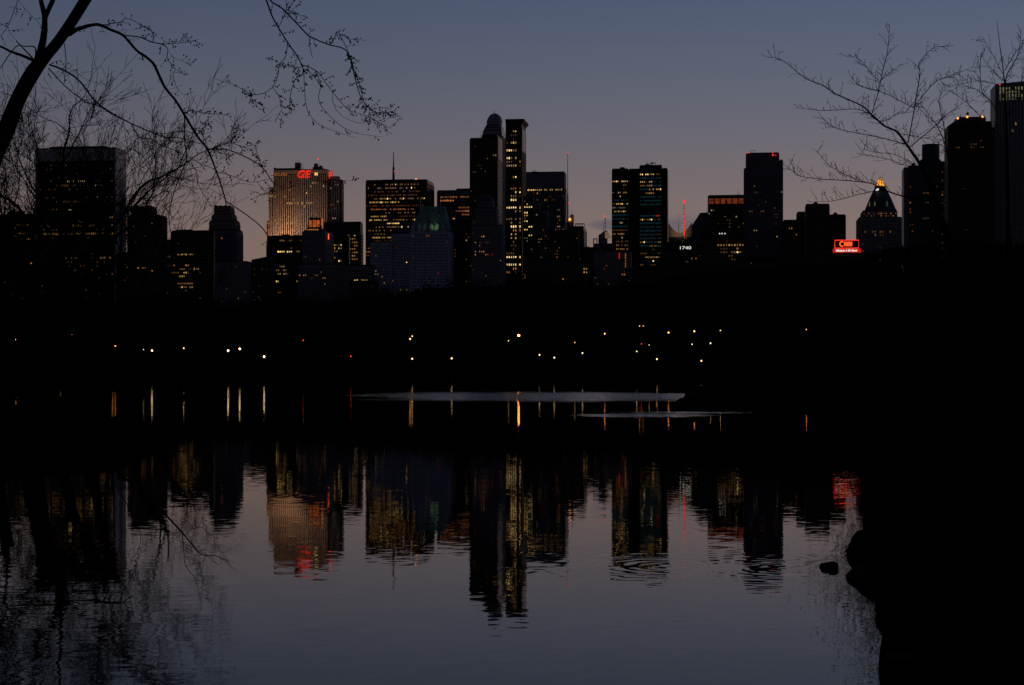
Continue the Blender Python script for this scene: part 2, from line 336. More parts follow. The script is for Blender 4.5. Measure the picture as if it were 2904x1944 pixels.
# 2 marble-edged slab
T = Tower('marble_edged_tower', 'broad dark glass tower behind branches, framed in marble with a pale slotted right side', 1560, 100); ALL.append(T)
T.block(100, 328, 425, 'marble', x2=358, wins=False, side=False)
gl = T.t(108); gr = T.t(323); z1 = T.wz(gl, 0, 462)
lit = [(482,118,145,'y0',.6),(513,140,145,'y1'),(514,190,213,'y2',.85),(514,220,238,'y2',.8),(514,252,322,'y1',.5),(525,155,265,'y0',.6),(525,270,295,'y1',.6),(534,105,322,'y0',.35),(561,112,180,'y0',.6),(561,272,322,'y1',.85),(572,160,230,'y0',.8),(572,285,322,'y0',.8),
       (594,195,204,'y3',1),(598,118,170,'y0',.7),(618,313,322,'y1'),(630,118,130,'y1'),(630,215,240,'y1',.9),(642,134,140,'w1'),(642,200,232,'y1',.8),(642,255,265,'y1'),(642,315,322,'w1'),(654,145,175,'y0',.9),(654,270,280,'y1'),(665,112,322,'y1',.55),(736,112,145,'y0',.9),(736,195,260,'y0',.6),(736,285,318,'y1',.8),(776,180,200,'g0',.8),(760,160,240,'o0',.3)]
q = MB()
T.block(110, 322, 462, 'black', sb=-.9, depth=.8, pw=5.4, ph=11.4, ww=.7, wh=.5, mt=3, lit=lit, p=.05, pl=['y0','o0','y0'], part='glazed_front', side=False)
D = T.dep(328, 358); l1 = T.t(328); q = MB(); za = T.wz(l1, 0, 474)
q.box(l1-.05, l1+.12, D*.36, D*.66, 0, za); q.build('side_window_slot', M['black'], T.root)
T.roofbox(140, 300, 425, 417, 8, 14, 'purple')
# 3 apartment tower
T = Tower('apartment_tower', 'narrow dark apartment tower with a crenellated crown just right of the marble-edged tower', 1500, 360); ALL.append(T)
T.block(361, 449, 613, 'brick', depth=24, pw=7, ph=9, lit=[(690,374,378,'o1',.6),(738,362,372,'o1'),(756,390,396,'o2'),(756,404,412,'o2'),(777,362,372,'o1'),(794,362,370,'o1'),(803,362,370,'o1'),(822,362,370,'o1'),(832,362,370,'o1')], p=.03, pl=['o0','o1'])
T.block(372, 430, 589, 'brick', sb=4, depth=14, bot=618, pw=7, ph=9, p=0, part='crown')
for x in (374, 388, 402, 416, 427): T.roofbox(x-3, x+2, 589, 584, 4.2, 2, 'brick', 'pinnacle')
# 4
T = simple('hotel_block', 'small blue-grey block between the narrow apartment tower and the wide flat-topped black block', 1560, 447, 490, 683, wall='grey', pw=6, ph=8.5, p=.04, pl=Y, lit=[(730,464,482,'y1'),(757,450,486,'y0',.7),(780,448,456,'y1'),(829,450,474,'o1',.8),(845,452,470,'o2',1)]); ALL.append(T)
# 5 wide dark
T = Tower('flat_roofed_block', 'wide flat-topped black block with rows of yellow windows low down, left of the stepped tower', 1500, 484, 'building'); ALL.append(T)
T.block(484, 606, 658, 'black', depth=4, pw=6, ph=10.3, ww=.7, wh=.5, p=.02, pl=Y, lit=[(725,505,560,'y2',.85),(757,485,505,'o1',.8),(757,527,535,'o2'),(767,510,528,'y1'),(767,550,562,'y2'),(778,486,505,'y0'),(778,508,548,'y2',.8),(788,508,525,'y2',.9),(800,505,545,'y1',.9),(811,508,548,'y1',.8),(824,526,530,'y1')])
T.roofbox(500, 540, 658, 652)
# 6 stepped
T = Tower('stepped_tower', 'dark stepped tower with a paler right side, just left of the open sky gap', 1540, 596); ALL.append(T)
T.block(597, 673, 655, 'grey', x2=689, pw=6, ph=9, p=.008, pl=['o1'], lit=[(739,578,584,'o2'),(739,592,596,'o2'),(778,657,662,'o1')])
T.block(593, 667, 629, 'tan', sb=1, x2=681, bot=656, pw=6, ph=9, part='upper_tier')
T.block(600, 657, 611, 'tan', sb=3, x2=672, bot=630, pw=6, ph=9, part='upper_tier')
T.block(607, 652, 588, 'tan', sb=5, x2=665, bot=612, pw=6, ph=9, part='crown')
for x in (609, 622, 636, 648): T.roofbox(x, x+5, 588, 583, 5.5, 3, 'tan', 'pinnacle')
# 7
T = Tower('low_hotel', 'low dark building with many tiny amber windows at the foot of the open sky gap', 1480, 697, 'building'); ALL.append(T)
T.block(697, 765, 752, 'char', depth=20, pw=4.5, ph=8, p=.12, pl=['y0','o0','y0'])
T.block(713, 765, 727, 'char', sb=3, depth=14, bot=754, pw=5, ph=8, p=.04, pl=Y, part='upper_tier', slope=3)
# 9 flood-lit slab with red letters
T = Tower('floodlit_limestone_tower', 'warm floodlit limestone slab with red letters at its top and close vertical piers', 2320, 762); ALL.append(T)
G = T
k = dict(wall='lime', span='black', ww=.5, wh=.6, pw=6.2, ph=9.5)
T.block(776, 927, 484, sb=0, x2=944, p=.012, pl=['y1','y2','y0'], mt=13, lit=[(573,815,880,'y2',.85),(556,800,812,'y1'),(557,769,812,'y1',.6),(544,870,876,'y2'),(636,816,826,'y2'),(521,888,897,'y1'),(630,770,790,'y1',.8),(620,815,825,'y0'),(543,930,945,'y0')], sp_=.05, **k)
T.block(762, 776, 534, sb=2, depth=30, p=.03, pl=['y1','y0'], part='left_shoulder', lit=[(557,765,776,'y2')], **k)
T.block(755, 762, 629, sb=4, depth=30, p=0, part='left_shoulder', **k)
kk = dict(k); kk['wall'] = 'concrete'
T.block(927, 962, 503, sb=10, x2=963, p=.14, pl=['y1','y0','o0','w1','y0'], part='right_shoulder', **kk)
T.block(962, 971, 512, sb=12, x2=974.5, p=.04, pl=['y0'], part='right_shoulder', **kk)
T.roofbox(776, 836, 484, 478, 2, 20, 'lime', 'parapet'); T.roofbox(836, 851, 484, 462, 3, 8, 'concrete'); T.roofbox(887, 912, 484, 474, 3, 12, 'concrete'); T.roofbox(905, 912, 484, 470, 3, 5, 'concrete')
T.roofbox(776, 781, 484, 476, 1, 3, 'lime', 'pinnacle')
for x in (839, 843, 849): T.antenna(x, 462, 452, .25, 5)
T.antenna(860, 484, 460, .3, 6); T.antenna(902, 472, 455, .3, 6); T.lamp(902, 452, 6)
q = MB(); lx = T.t(896, 9); zc = T.wz(lx, 9, 470)
q.lathe(lx, 9, [(3*math.sin(a)+.01, zc-3*math.cos(a)) for a in np.linspace(0.05, 3.1, 10)], 14); q.build('radome', M['concrete'], T.root, True)
# lit top-row windows
q = MB()
for i in range(8):
    a = T.t(779+i*4.6); z = T.wz(a, 0, 495); 
    o = MB(); o.box(a, a+1.1, -.55, -.4, z-2, z+2.2); o.build('window', M['o1'], T.root)
for x in (893, 898): a = T.t(x); z = T.wz(a, 0, 494); o = MB(); o.box(a, a+1.4, -.55, -.4, z-1.8, z+1.8); o.build('window', M['y3'], T.root)
def text_mesh(body, size, name, m, parent, loc, rot, outline=0, shear=0, extrude=.1, bold=0):
    cu = bpy.data.curves.new(name, 'FONT'); cu.body = body; cu.size = size; cu.shear = shear; cu.align_x = 'CENTER'; cu.align_y = 'CENTER'
    if outline: cu.fill_mode = 'NONE'; cu.bevel_depth = outline*.8; cu.bevel_resolution = 1; cu.resolution_u = 4
    else: cu.extrude = extrude; cu.offset = bold
    tmp = bpy.data.objects.new('tmp', cu); COL.objects.link(tmp); dg = bpy.context.evaluated_depsgraph_get()
    me = bpy.data.meshes.new_from_object(tmp.evaluated_get(dg)); bpy.data.objects.remove(tmp)
    me.materials.clear(); me.materials.append(m); o = bpy.data.objects.new(name, me); COL.objects.link(o); o.parent = parent; o.location = loc; o.rotation_euler = rot
    return o
a = T.t(861); z = T.wz(a, 0, 496)
for ch, x in (('G', 852.5), ('E', 870.5)):
    a = T.t(x); text_mesh(ch, 13.2, 'red_letter', M['neon'], T.root, (a, -1.5, z), (R(90), 0, 0), outline=.4, shear=.25)
l1 = T.t(927)
for i, (ch, yy) in enumerate((('G', 7), ('E', 17))): text_mesh(ch, 13, 'red_letter', M['neon'], T.root, (l1+1.6, yy+2, z), (R(90), 0, R(90)), outline=.38, shear=.2)
FL = []
def flood(name, T, x, y, out_, energy, col, tx, ty, angle=70, blend=.8):
    l = bpy.data.lights.new(name, 'SPOT'); l.energy = energy; l.color = col; l.spot_size = R(angle); l.spot_blend = blend; l.shadow_soft_size = 2
    o = bpy.data.objects.new(name, l); COL.objects.link(o); o.parent = T.root; lx = T.t(x, -out_); o.location = (lx, -out_, T.wz(lx, -out_, y))
    tl = T.t(tx); v = Vector((tl, 0, T.wz(tl, 0, ty)))-o.location; o.rotation_euler = v.to_track_quat('-Z', 'Y').to_euler()
flood('floodlight', T, 785, 715, 24, 8.5e4, (1,.52,.29), 785, 620, 100)
flood('floodlight', T, 840, 715, 28, 6.2e4, (1,.52,.3), 840, 600, 100)
flood('floodlight', T, 885, 715, 55, 5e4, (1,.6,.44), 850, 520, 80)
# 8 black block in front
T = Tower('black_office_block', 'black office block with one bright yellow floor in front of the floodlit slab', 1620, 759, 'building'); ALL.append(T)
T.block(759, 862, 672, 'black', depth=25, pw=5.5, ph=10.5, ww=.75, wh=.5, mt=6, p=.02, pl=Y, lit=[(685,793,806,'y1'),(685,815,828,'y1',.9),(717,778,790,'y3',.9),(717,796,808,'y3',1),(717,815,826,'y3',1),(717,842,848,'y1'),(739,762,775,'y0'),(760,796,804,'y1'),(770,776,790,'y1',.8),(770,803,812,'y1'),(780,776,818,'y1',.7),(802,763,775,'y2'),(802,777,792,'y1'),(832,763,775,'y1'),(832,787,795,'y0')])
T.roofbox(800, 815, 672, 665); T.roofbox(835, 842, 672, 667)
# 10 orange-crowned hotel
T = Tower('orange_crowned_hotel', 'grey-blue hotel tower whose small square crown glows orange, below the red letters', 1500, 858); ALL.append(T)
T.block(858, 922, 657, 'grey', x2=946, pw=5.5, ph=8.5, ww=.45, wh=.5, p=.01, pl=['o1'], lit=[(727,862,867,'o0')])
T.block(846, 975, 752, 'grey', sb=-6, depth=5.5, pw=5.5, ph=8.5, ww=.45, wh=.5, p=.01, pl=['o1'], part='lower_wing', lit=[(785,846,852,'o2'),(784,860,866,'o2'),(780,892,898,'o1'),(792,914,920,'o2'),(792,870,960,'o0',.3)])
T.block(870, 912, 648, 'tan', sb=3, depth=12, bot=658, wins=False, part='crown')
T.block(875, 909, 622, 'tan', sb=5, depth=9, bot=649, wins=False, part='crown')
cr = emat('orange_lit_stone', (1,.2,.035), .42, True)
for i in range(3):
    a, c = T.t(877+i*10.5, 5), T.t(885+i*10.5, 5); q = MB(); q.box(a, c, 4.75, 5.05, T.wz(a, 5, 645), T.wz(a, 5, 625)); q.build('glowing_opening', cr, T.root)
a = T.t(909.5, 5); 
q = MB(); q.box(T.t(911, 6), T.t(914, 6), 6, 9, T.wz(a, 5, 652), T.wz(a, 5, 618)); q.build('glowing_opening', cr, T.root)
q = MB(); a, c = T.t(871, 3), T.t(903, 3)
for i in range(6): q.box(a+(c-a)*i/6+.3, a+(c-a)*(i+1)/6-.3, 2.6, 3.02, T.wz(a, 3, 656), T.wz(a, 3, 651))
q.build('cornice_light', M['o2'], T.root)
q = MB(); a = T.t(931, 8); b_ = T.t(922); q.box(T.t(930.5, -1), T.t(933, -1), -1.2, -.7, T.wz(a, 0, 680), T.wz(a, 0, 664)); q.build('neon_strip', M['neono'], T.root)
for x in (872, 880, 894, 908): T.roofbox(x, x+4, 622 if 875<x<905 else 648, 616 if 875<x<905 else 640, 5.2, 2, 'tan', 'pinnacle')
# 11 & 12
T = Tower('grey_office_tower', 'grey office tower with plain dark top, amber floors at right, left of the sky sliver', 1720, 945); ALL.append(T)
T.block(918, 1022, 633, 'dark', x2=1029, pw=6, ph=9.5, ww=.75, wh=.5, mt=32, p=.02, pl=Y, lit=[(668,985,1012,'w1',.7),(677,995,1012,'y1'),(685,992,1012,'y1'),(695,998,1012,'y1'),(706,992,1010,'y1'),(718,998,1012,'y1'),(727,998,1012,'y1'),(738,992,1012,'y1')])
T = simple('black_apartment_block', 'short black block with clustered amber windows, in front of the grey office tower', 1560, 945, 990, 672, wall='black', depth=4, pw=6, ph=9, mt=10, p=.02, pl=Y, lit=[(695,947,955,'y2'),(695,960,968,'y1'),(705,947,968,'y2',.8),(715,947,968,'y1',.8),(733,948,953,'y2'),(741,963,968,'y1')]); ALL.append(T)
# 13
T = simple('low_stone_block', 'low stone block near the trees with four bright square windows, under the sliver of sky', 1470, 975, 1052, 755, wall='grey', pw=7, ph=9, ww=.8, wh=.6, mt=10, ybot=850, p=.0, lit=[(798,998,1004,'y1'),(798,1008,1018,'y3',1),(798,1024,1042,'y2',1),(809,998,1004,'y1'),(809,1008,1018,'y3',1),(809,1024,1042,'y2',1)]); ALL.append(T)
# 14 big dark slab with mast
T = Tower('dark_lit_slab', 'big dark slab covered in rows of amber windows, thin mast on its roof', 1850, 1037); ALL.append(T)
rows = [(524,1060,1190,'y1',.45),(537,1040,1190,'y1',.5),(546,1045,1190,'y0',.55),(556,1040,1190,'y0',.7),(566,1060,1210,'y1',.75),(577,1047,1132,'y2',.9),(587,1040,1200,'o0',.8),(597,1040,1190,'o1',.6),(606,1092,1195,'y1',.35),(616,1052,1095,'y2',.8),(616,1130,1180,'o0',.5),(626,1050,1095,'y2',.7),(626,1100,1180,'y1',.7),(634,1096,1132,'y3',1),(646,1060,1170,'y1',.6),(657,1050,1110,'y1',.5),(667,1060,1090,'y1',.5),(677,1052,1110,'y2',.8),(686,1060,1100,'y0',.5),(708,1040,1058,'y1'),(718,1040,1050,'y1'),(727,1040,1060,'y0')]
T.block(1037, 1211, 514, 'black', x2=1231, pw=4.6, ph=10, ww=.72, wh=.45, mt=6, lit=rows, p=.03, pl=Y, sp_=.02)
T.roofbox(1083, 1172, 514, 510, 8, 14)
T.antenna(1116, 511, 431, 1.5, 12, 'mast'); T.lamp(1118, 486, 11, r=.5); T.lamp(1180, 510, 3, key='flood', r=1.2, name='roof_light')
# 15 pale hotel left part
T = Tower('pale_hotel_wing', 'pale grey hotel block with a grid of dark windows, left of the green-roofed hotel', 1480, 1050, 'hotel'); ALL.append(T)
T.block(1050, 1112, 688, 'pale', depth=22, pw=6, ph=8.6, ww=.5, wh=.5, p=.012, pl=['o1','y1'], lit=[(723,1065,1068,'o1'),(775,1060,1080,'y1',.6),(770,1062,1072,'y2'),(802,1062,1090,'y1',.4)])
T.block(1109, 1163, 664, 'pale', sb=2, depth=22, pw=6, ph=8.6, ww=.5, wh=.5, p=.012, pl=['o1','y1'], part='upper_wing', lit=[(748,1152,1156,'y3',1),(793,1105,1112,'o1')])
T.roofbox(1120, 1150, 664, 657)
# 16 green roof hotel
T = Tower('green_roofed_hotel', 'pale hotel with a steep green copper roof lit from within its parapet, two tall chimneys', 1465, 1161, 'hotel'); ALL.append(T)
T.block(1161, 1273, 657, 'pale', depth=26, pw=6.6, ph=8.8, ww=.5, wh=.5, p=.012, pl=['o1','o0'], lit=[(672,1170,1174,'o1'),(672,1212,1217,'o1'),(775,1242,1246,'r1')])
q = MB(); a0, a1, b0, b1 = T.t(1163), T.t(1271), T.t(1190, 6), T.t(1258, 6); z0 = T.wz(a0, 0, 657); zt = T.wz(a0, 0, 588)
q.frustum(a0, a1, 0, 26, z0+.2, b0, b1, 9, 17, zt); q.box(b0, b1, 9, 17, zt+.01, zt+1.2)
for i in range(13):                                                                 # standing seams
    u = (i+.5)/13; q.tube([(a0+(a1-a0)*u, -.02, z0+.3), (b0+(b1-b0)*u, 9, zt)], .12, 4)
q.build('copper_roof', M['copper'], T.root)
for x in (1190, 1246): T.roofbox(x-2, x+2, 610, 560, 4, 3, 'pale', 'chimney')
for i in range(6):
    a = T.t(1172+i*17); z = T.wz(a, 0, 657); q = MB(); q.box(a-1.5, a+1.5, -.3, 3, z, z+4.5); q.frustum(a-1.8, a+1.8, -.5, 3, z+4.51, a-.1, a+.1, -.5, 3, z+7); q.build('dormer', M['pale'], T.root)
l = bpy.data.lights.new('roof_floodlight', 'SPOT'); l.spot_size = R(110); l.spot_blend = .9; l.energy = 300; l.color = (.6, 1, .3); l.shadow_soft_size = .6
o = bpy.data.objects.new('roof_floodlight', l); COL.objects.link(o); o.parent = T.root; a = T.t(1233); o.location = (a, -4.5, T.wz(a, 0, 652)); o.rotation_euler = (R(130), 0, 0)
l = l.copy(); l.energy = 25; l.color = (.4, 1, .45); o2 = bpy.data.objects.new('roof_floodlight', l); COL.objects.link(o2); o2.parent = T.root; a = T.t(1200); o2.location = (a, -4.5, T.wz(a, 0, 652)); o2.rotation_euler = (R(130), 0, 0)
# 17 behind
T = Tower('orange_windowed_office', 'mid-height grey office with long rows of orange windows between green roof and tall dark tower', 1900, 1239); ALL.append(T)
T.block(1239, 1345, 543, 'concrete', depth=25, span='dark', pw=4.4, ph=10, ww=.62, wh=.5, mt=12, p=.05, pl=['o0'], lit=[(563,1252,1296,'o1',.9),(563,1308,1335,'o1',.9),(573,1248,1286,'o2',.85),(592,1300,1335,'o1',.6),(600,1318,1335,'o2',.8),(602,1284,1320,'o1',.6),(610,1300,1335,'o1',.5)])
T.block(1293, 1345, 538, 'concrete', sb=4, depth=12, bot=544, wins=False, part='penthouse'); T.lamp(1287, 623, -1, key='flood', r=1.2, name='roof_light')
# 18b domed tower
T = Tower('domed_tower', 'tall tower topped by a ribbed round dome with a finial, behind the dark tapering-topped tower', 1800, 1368); ALL.append(T)
T.block(1366, 1423, 384, 'grey', x2=1434.5, pw=4, ph=7, p=.002, pl='y0', sp_=.02, lit=[(543,1424,1433,'o1')])
T.block(1369, 1423, 372, 'steel', sb=1, x2=1434, bot=385, wins=False, part='setback'); T.block(1373, 1422, 364, 'steel', sb=2, x2=1431, bot=373, wins=False, part='setback'); T.block(1377, 1421, 357, 'steel', sb=4, x2=1428, bot=365, wins=False, part='setback')
cxl = T.t(1402.5, 14); zc = T.wz(cxl, 14, 359); rr = 22*1814/F
q = MB(); q.lathe(cxl, 14, [(rr*.99, zc), (rr, zc+3)]+[(rr*math.cos(a), zc+3+rr*1.25*math.sin(a)) for a in np.linspace(.08, 1.5, 11)], 24)
for i in range(12):
    an = 2*math.pi*i/12; q.tube([(cxl+rr*1.01*math.cos(a)*math.cos(an), 14+rr*1.01*math.cos(a)*math.sin(an), zc+3+rr*1.25*math.sin(a)) for a in np.linspace(0, 1.5, 9)], .28, 4)
q.tube([(cxl, 14, zc+3+rr*1.2), (cxl, 14, zc+3+rr*1.25+3.6)], [.5, .1], 5); q.build('dome', M['steel'], T.root)
# 18 dark tower in front
T = Tower('dark_slant_topped_tower', 'tall black tower with slightly slanting roofline in front of the domed tower', 1640, 1332); ALL.append(T)
T.block(1332, 1369, 395, 'black', depth=20, pw=6, ph=9, p=.01, pl=['y0','o0'], slope=0, lit=[(408,1368,1372,'y1'),(412,1344,1360,'o0',.7),(473,1355,1365,'o0'),(485,1343,1347,'y0')])
T.block(1366, 1410, 384, 'black', sb=-1, x2=1423, pw=6, ph=9, p=.012, pl=['y0','o0'], sp_=.01, part='front_bay', lit=[(440,1398,1405,'y1'),(450,1382,1386,'y0')])
q = MB(); l1 = T.t(1410, -1); D = T.dep(1410, 1423, -1); q.box(l1+.4, l1+.6, -.8, D-1.4, T.wz(l1, 0, 451), T.wz(l1, 0, 387)); q.build('pale_side_panel', M['marble'], T.root)
T.antenna(1364, 396, 370, .35, 4)
# small art-deco rounded block in front
T = Tower('rounded_crown_hotel', 'grey hotel with stepped rounded crown standing before the black tower, a few orange windows', 1470, 1330, 'hotel'); ALL.append(T)
T.block(1338, 1424, 642, 'grey', depth=20, pw=6, ph=8.6, ww=.5, wh=.5, p=.02, pl=['o0','o1'], lit=[(692,1346,1350,'o2'),(692,1358,1384,'o0',.8),(711,1346,1350,'o2'),(711,1360,1372,'o2'),(721,1346,1350,'o2'),(721,1375,1386,'o1'),(671,1366,1371,'o2'),(743,1418,1422,'o2'),(721,1395,1398,'r1')])
T.block(1348, 1408, 592, 'grey', sb=3, depth=14, bot=643, pw=6, ph=8.6, ww=.5, wh=.5, part='upper_tier'); T.block(1356, 1398, 570, 'grey', sb=5, depth=10, bot=593, pw=6, ph=8, part='crown')
a, c = T.t(1356, 5), T.t(1398, 5); q = MB(); m_ = (a+c)/2; q.lathe(m_, 10, [((c-a)/2*1.0*math.cos(u), T.wz(a, 5, 570)+.05+5*math.sin(u)) for u in np.linspace(0, 1.45, 7)], 16); q.build('domed_roof', M['slate'], T.root)
T = simple('black_infill_block', 'black block with scattered amber windows between the green-roofed hotel and the rounded-crown hotel', 1500, 1274, 1340, 625, wall='black', pw=6.5, ph=9, p=.07, pl=['y0','y1','o0','o0']); ALL.append(T)
T.roofbox(1290, 1320, 625, 616)
# 19 slim tower with cornice
T = Tower('slim_lit_tower', 'slim tallest tower with flared cornice and bright yellow window columns, right of the dome', 1620, 1434); ALL.append(T)
cols5 = lambda y, xs, lv='y2': [(y, x-2, x+2, lv, 1) for x in xs]
lt = []
Aq = {0:1441.4, 1:1452, 2:1458, 3:1464, 4:1473}
for y, c, lv in ((376,'23','y2'),(387,'123','o0'),(409,'123','y2'),(430,'23','y1'),(432,'0123','y3'),(452,'0','y3'),(452,'13','y2'),(464,'014','y1'),(475,'01234','y2'),(498,'3','y3'),(508,'2','y1'),(530,'1234','o1'),(541,'34','y3'),(562,'123','y1'),(572,'123','y3'),(584,'01234','y3'),(605,'34','y1'),(617,'0134','y1'),(628,'14','y1'),(638,'1234','y3'),(649,'234','o2'),(661,'13','y2'),(671,'13','y2'),(682,'2','o1'),(715,'012','y0'),(726,'01234','y3'),(748,'01234','y3'),(759,'23','o2'),(770,'0','o1'),(695,'123','o0'),(705,'2','y0')):
    lt += cols5(y, [Aq[int(i)] for i in c], lv)
T.block(1434, 1479, 352, 'char', x2=1491, pw=6.2, ph=10.8, ww=.6, wh=.6, mt=16, lit=lt, p=.04, pl=['o0'], sp_=.04)
l0, l1, sb, D, zt = T.last; q = MB(); q.frustum(l0, l1, 0, D, zt+.02, l0-.3, l1+2.4, -.6, D+2, zt+2.5); q.box(l0-.3, l1+2.4, -.6, D+2, zt+2.51, zt+4.3); q.build('cornice', M['char'], T.root)
q = MB(); l1 = T.t(1479); q.box(l1+.4, l1+.62, 1.2, D-1.2, T.wz(l1, 0, 428), T.wz(l1, 0, 364)); q.build('pale_side_panel', M['marble'], T.root)
# 20 behind
T = Tower('plain_topped_office', 'broad grey office tower with a blank louvred top and a bright yellow floor beneath it', 1900, 1491); ALL.append(T)
T.block(1489, 1601, 491, 'concrete', x2=1606, span='dark', pw=5.2, ph=9.5, ww=.6, wh=.5, mt=44, p=.05, pl=['o0','y0'], sp_=.02, lit=[(541,1496,1514,'y3',.9),(542,1518,1594,'y2',.75),(553,1520,1528,'o2'),(572,1545,1552,'y1'),(591,1578,1590,'y1',.8),(618,1580,1586,'y1'),(628,1580,1586,'y1'),(645,1580,1586,'y1'),(653,1575,1600,'y1',.8)])
q = MB(); a, c = T.t(1489), T.t(1601); n = 6; zA, zB = T.wz(a, 0, 530), T.wz(a, 0, 493)
for i in range(n): q.box(a+(c-a)*i/n+.5, a+(c-a)*(i+1)/n-.5, -.35, .05, zA, zB)
q.build('louvre_panel', M['grey'], T.root); T.antenna(1516, 491, 478, .5, 5); T.antenna(1510, 491, 483, .3, 5); T.roofbox(1508, 1524, 491, 487)
T = simple('bright_column_block', 'dark narrow block with a zigzag column of bright yellow windows, touching the slim tallest tower', 1560, 1484, 1512, 560, wall='char', pw=7, ph=8, p=.04, pl=['y1'], lit=[(578,1492,1497,'y2'),(589,1490,1497,'y3',1),(589,1500,1506,'y3',1),(601,1490,1496,'y3'),(612,1490,1496,'y2'),(631,1490,1496,'y3',1),(643,1500,1508,'y3',1),(655,1490,1496,'y3',1),(665,1500,1508,'y3',1),(673,1490,1496,'g1'),(685,1490,1496,'g1')]); ALL.append(T)
T = Tower('striped_apartment_tower', 'grey striped apartment tower with pale vertical piers right of the zigzag yellow windows', 1580, 1510); ALL.append(T)
T.block(1511, 1552, 598, 'concrete', x2=1556, span='black', pw=7, ph=8.6, ww=.6, wh=.6, p=.03, pl=['y0','o0'], lit=[(611,1519,1524,'y2'),(678,1530,1534,'y1'),(691,1530,1534,'y1')]); T.block(1513, 1530, 575, 'concrete', sb=3, depth=10, bot=599, pw=6, ph=8, part='upper_tier')
T = simple('dark_midrise', 'dark midrise with a few orange windows and flat top, below the broad grey office tower', 1520, 1551, 1640, 656, wall='char', pw=6, ph=8.8, p=.04, pl=['o0','y0'], lit=[(708,1572,1580,'y1'),(718,1558,1580,'o0',.6),(728,1576,1582,'o1')]); ALL.append(T)
T = simple('grey_riverless_block', 'low grey block at the tree tops, two stacked amber windows at its right end', 1470, 1500, 1668, 742, wall='dark', pw=6.5, ph=9.5, ybot=850, p=.01, pl=['o0'], lit=[(747,1658,1668,'y1'),(766,1658,1668,'y2',1),(776,1658,1668,'y2',1),(756,1484,1492,'w1'),(796,1598,1602,'o2')]); ALL.append(T); T.root.name = 'low_grey_block'
# 21 mast and spiky building
T = Tower('spiky_glass_tower', 'dark tower with open frame top and very tall thin red-tipped mast', 1950, 1607); ALL.append(T)
T.block(1607, 1655, 645, 'slate', x2=1664, pw=5, ph=9, p=.02, pl=['o0','y0']); T.block(1616, 1627, 612, 'steel', sb=4, depth=8, bot=646, pw=4, ph=6, part='lantern_stage'); T.roofbox(1607, 1616, 645, 630)
T.antenna(1610, 650, 433, 1.0, 8, 'mast'); T.lamp(1610, 433, 8, r=.8); T.lamp(1613, 577, 8, r=.7); T.lamp(1616, 623, 1, key='flood', r=1.5, name='roof_light'); T.antenna(1622, 612, 596, .3, 8)
q = MB(); a, c = T.t(1632), T.t(1657); z0 = T.wz(a, 0, 645); z1 = T.wz(a, 0, 640)
for xx in np.linspace(a, c, 5): q.box(xx-.35, xx+.35, 0, .7, z0, z1+1.2)
q.box(a-.4, c+.4, -.1, .8, z1+1.21, z1+2.2); q.build('roof_frame', M['slate'], T.root)
# 22
T = Tower('gabled_glass_building', 'small building with pale lit gable and leaning crane-like antenna, left of the twin dark slabs', 1950, 1697); ALL.append(T)
T.block(1682, 1737, 694, 'slate', depth=20, pw=5, ph=8, p=.02, pl=['y0']); T.block(1697, 1722, 668, 'steel', sb=2, depth=15, bot=695, pw=5, ph=8, part='upper_tier')
q = MB(); a, c = T.t(1697, 2), T.t(1722, 2); z = T.wz(a, 0, 668); q.frustum(a, c, 2, 17, z+.02, c-3, c, 2, 17, z+5); q.build('sloped_roof', M['steel'], T.root)
q = MB(); a, c = T.t(1716, 1), T.t(1736, 1); z = T.wz(a, 0, 676); q.frustum(a, c, 1, 3, z, a, a+3, 1, 3, z+7); q.build('lit_gable', emat('lit_gable_glass', (.9,.6,.35), .16), T.root)
q = MB(); a, c = T.t(1682, 3), T.t(1694, 3); z = T.wz(a, 0, 694); q.box(a, a+1, 3, 4, z, z+6); q.box(c-1, c, 3, 4, z, z+6); q.box(a, c, 2.9, 4.1, z+6.01, z+7); q.build('roof_frame', M['slate'], T.root)
q = MB(); a = T.t(1716, 6); z0 = T.wz(a, 6, 662); z1 = T.wz(a, 6, 618); q.tube([(a-3, 6, z0), (a+.2, 6, z1)], .22, 4); q.tube([(a+.6, 6, z0), (a+.4, 6, z1)], .3, 4)
for i in range(7): u = i/7; q.tube([(a-3+3.2*u, 6, z0+(z1-z0)*u), (a+.6, 6, z0+(z1-z0)*(u+.1))], .12, 3)
q.build('mast', M['antenna'], T.root); T.lamp(1716, 614, 6, r=.9)
# 23
T = Tower('pale_pier_apartments', 'wide low grey apartment house with a vertical red strip, before the left dark slab', 1500, 1684, 'building'); ALL.append(T)
T.block(1684, 1788, 716, 'grey', depth=20, pw=6.5, ph=8.6, ww=.55, wh=.5, p=.03, pl=['y0','o0'], lit=[(758,1716,1720,'o1'),(781,1766,1770,'o2')])
q = MB(); a = T.t(1755, -1); q.box(a, a+.7, -1, -.5, T.wz(a, 0, 735), T.wz(a, 0, 718)); q.build('red_neon_strip', M['redpanel'], T.root)
q = MB(); a = T.t(1772.5, -1)
for i in range(9): z = T.wz(a, 0, 720+i*4.5); q.box(a, a+.8, -1, -.5, z-.9, z)
q.build('stair_light_strip', M['o1'], T.root)
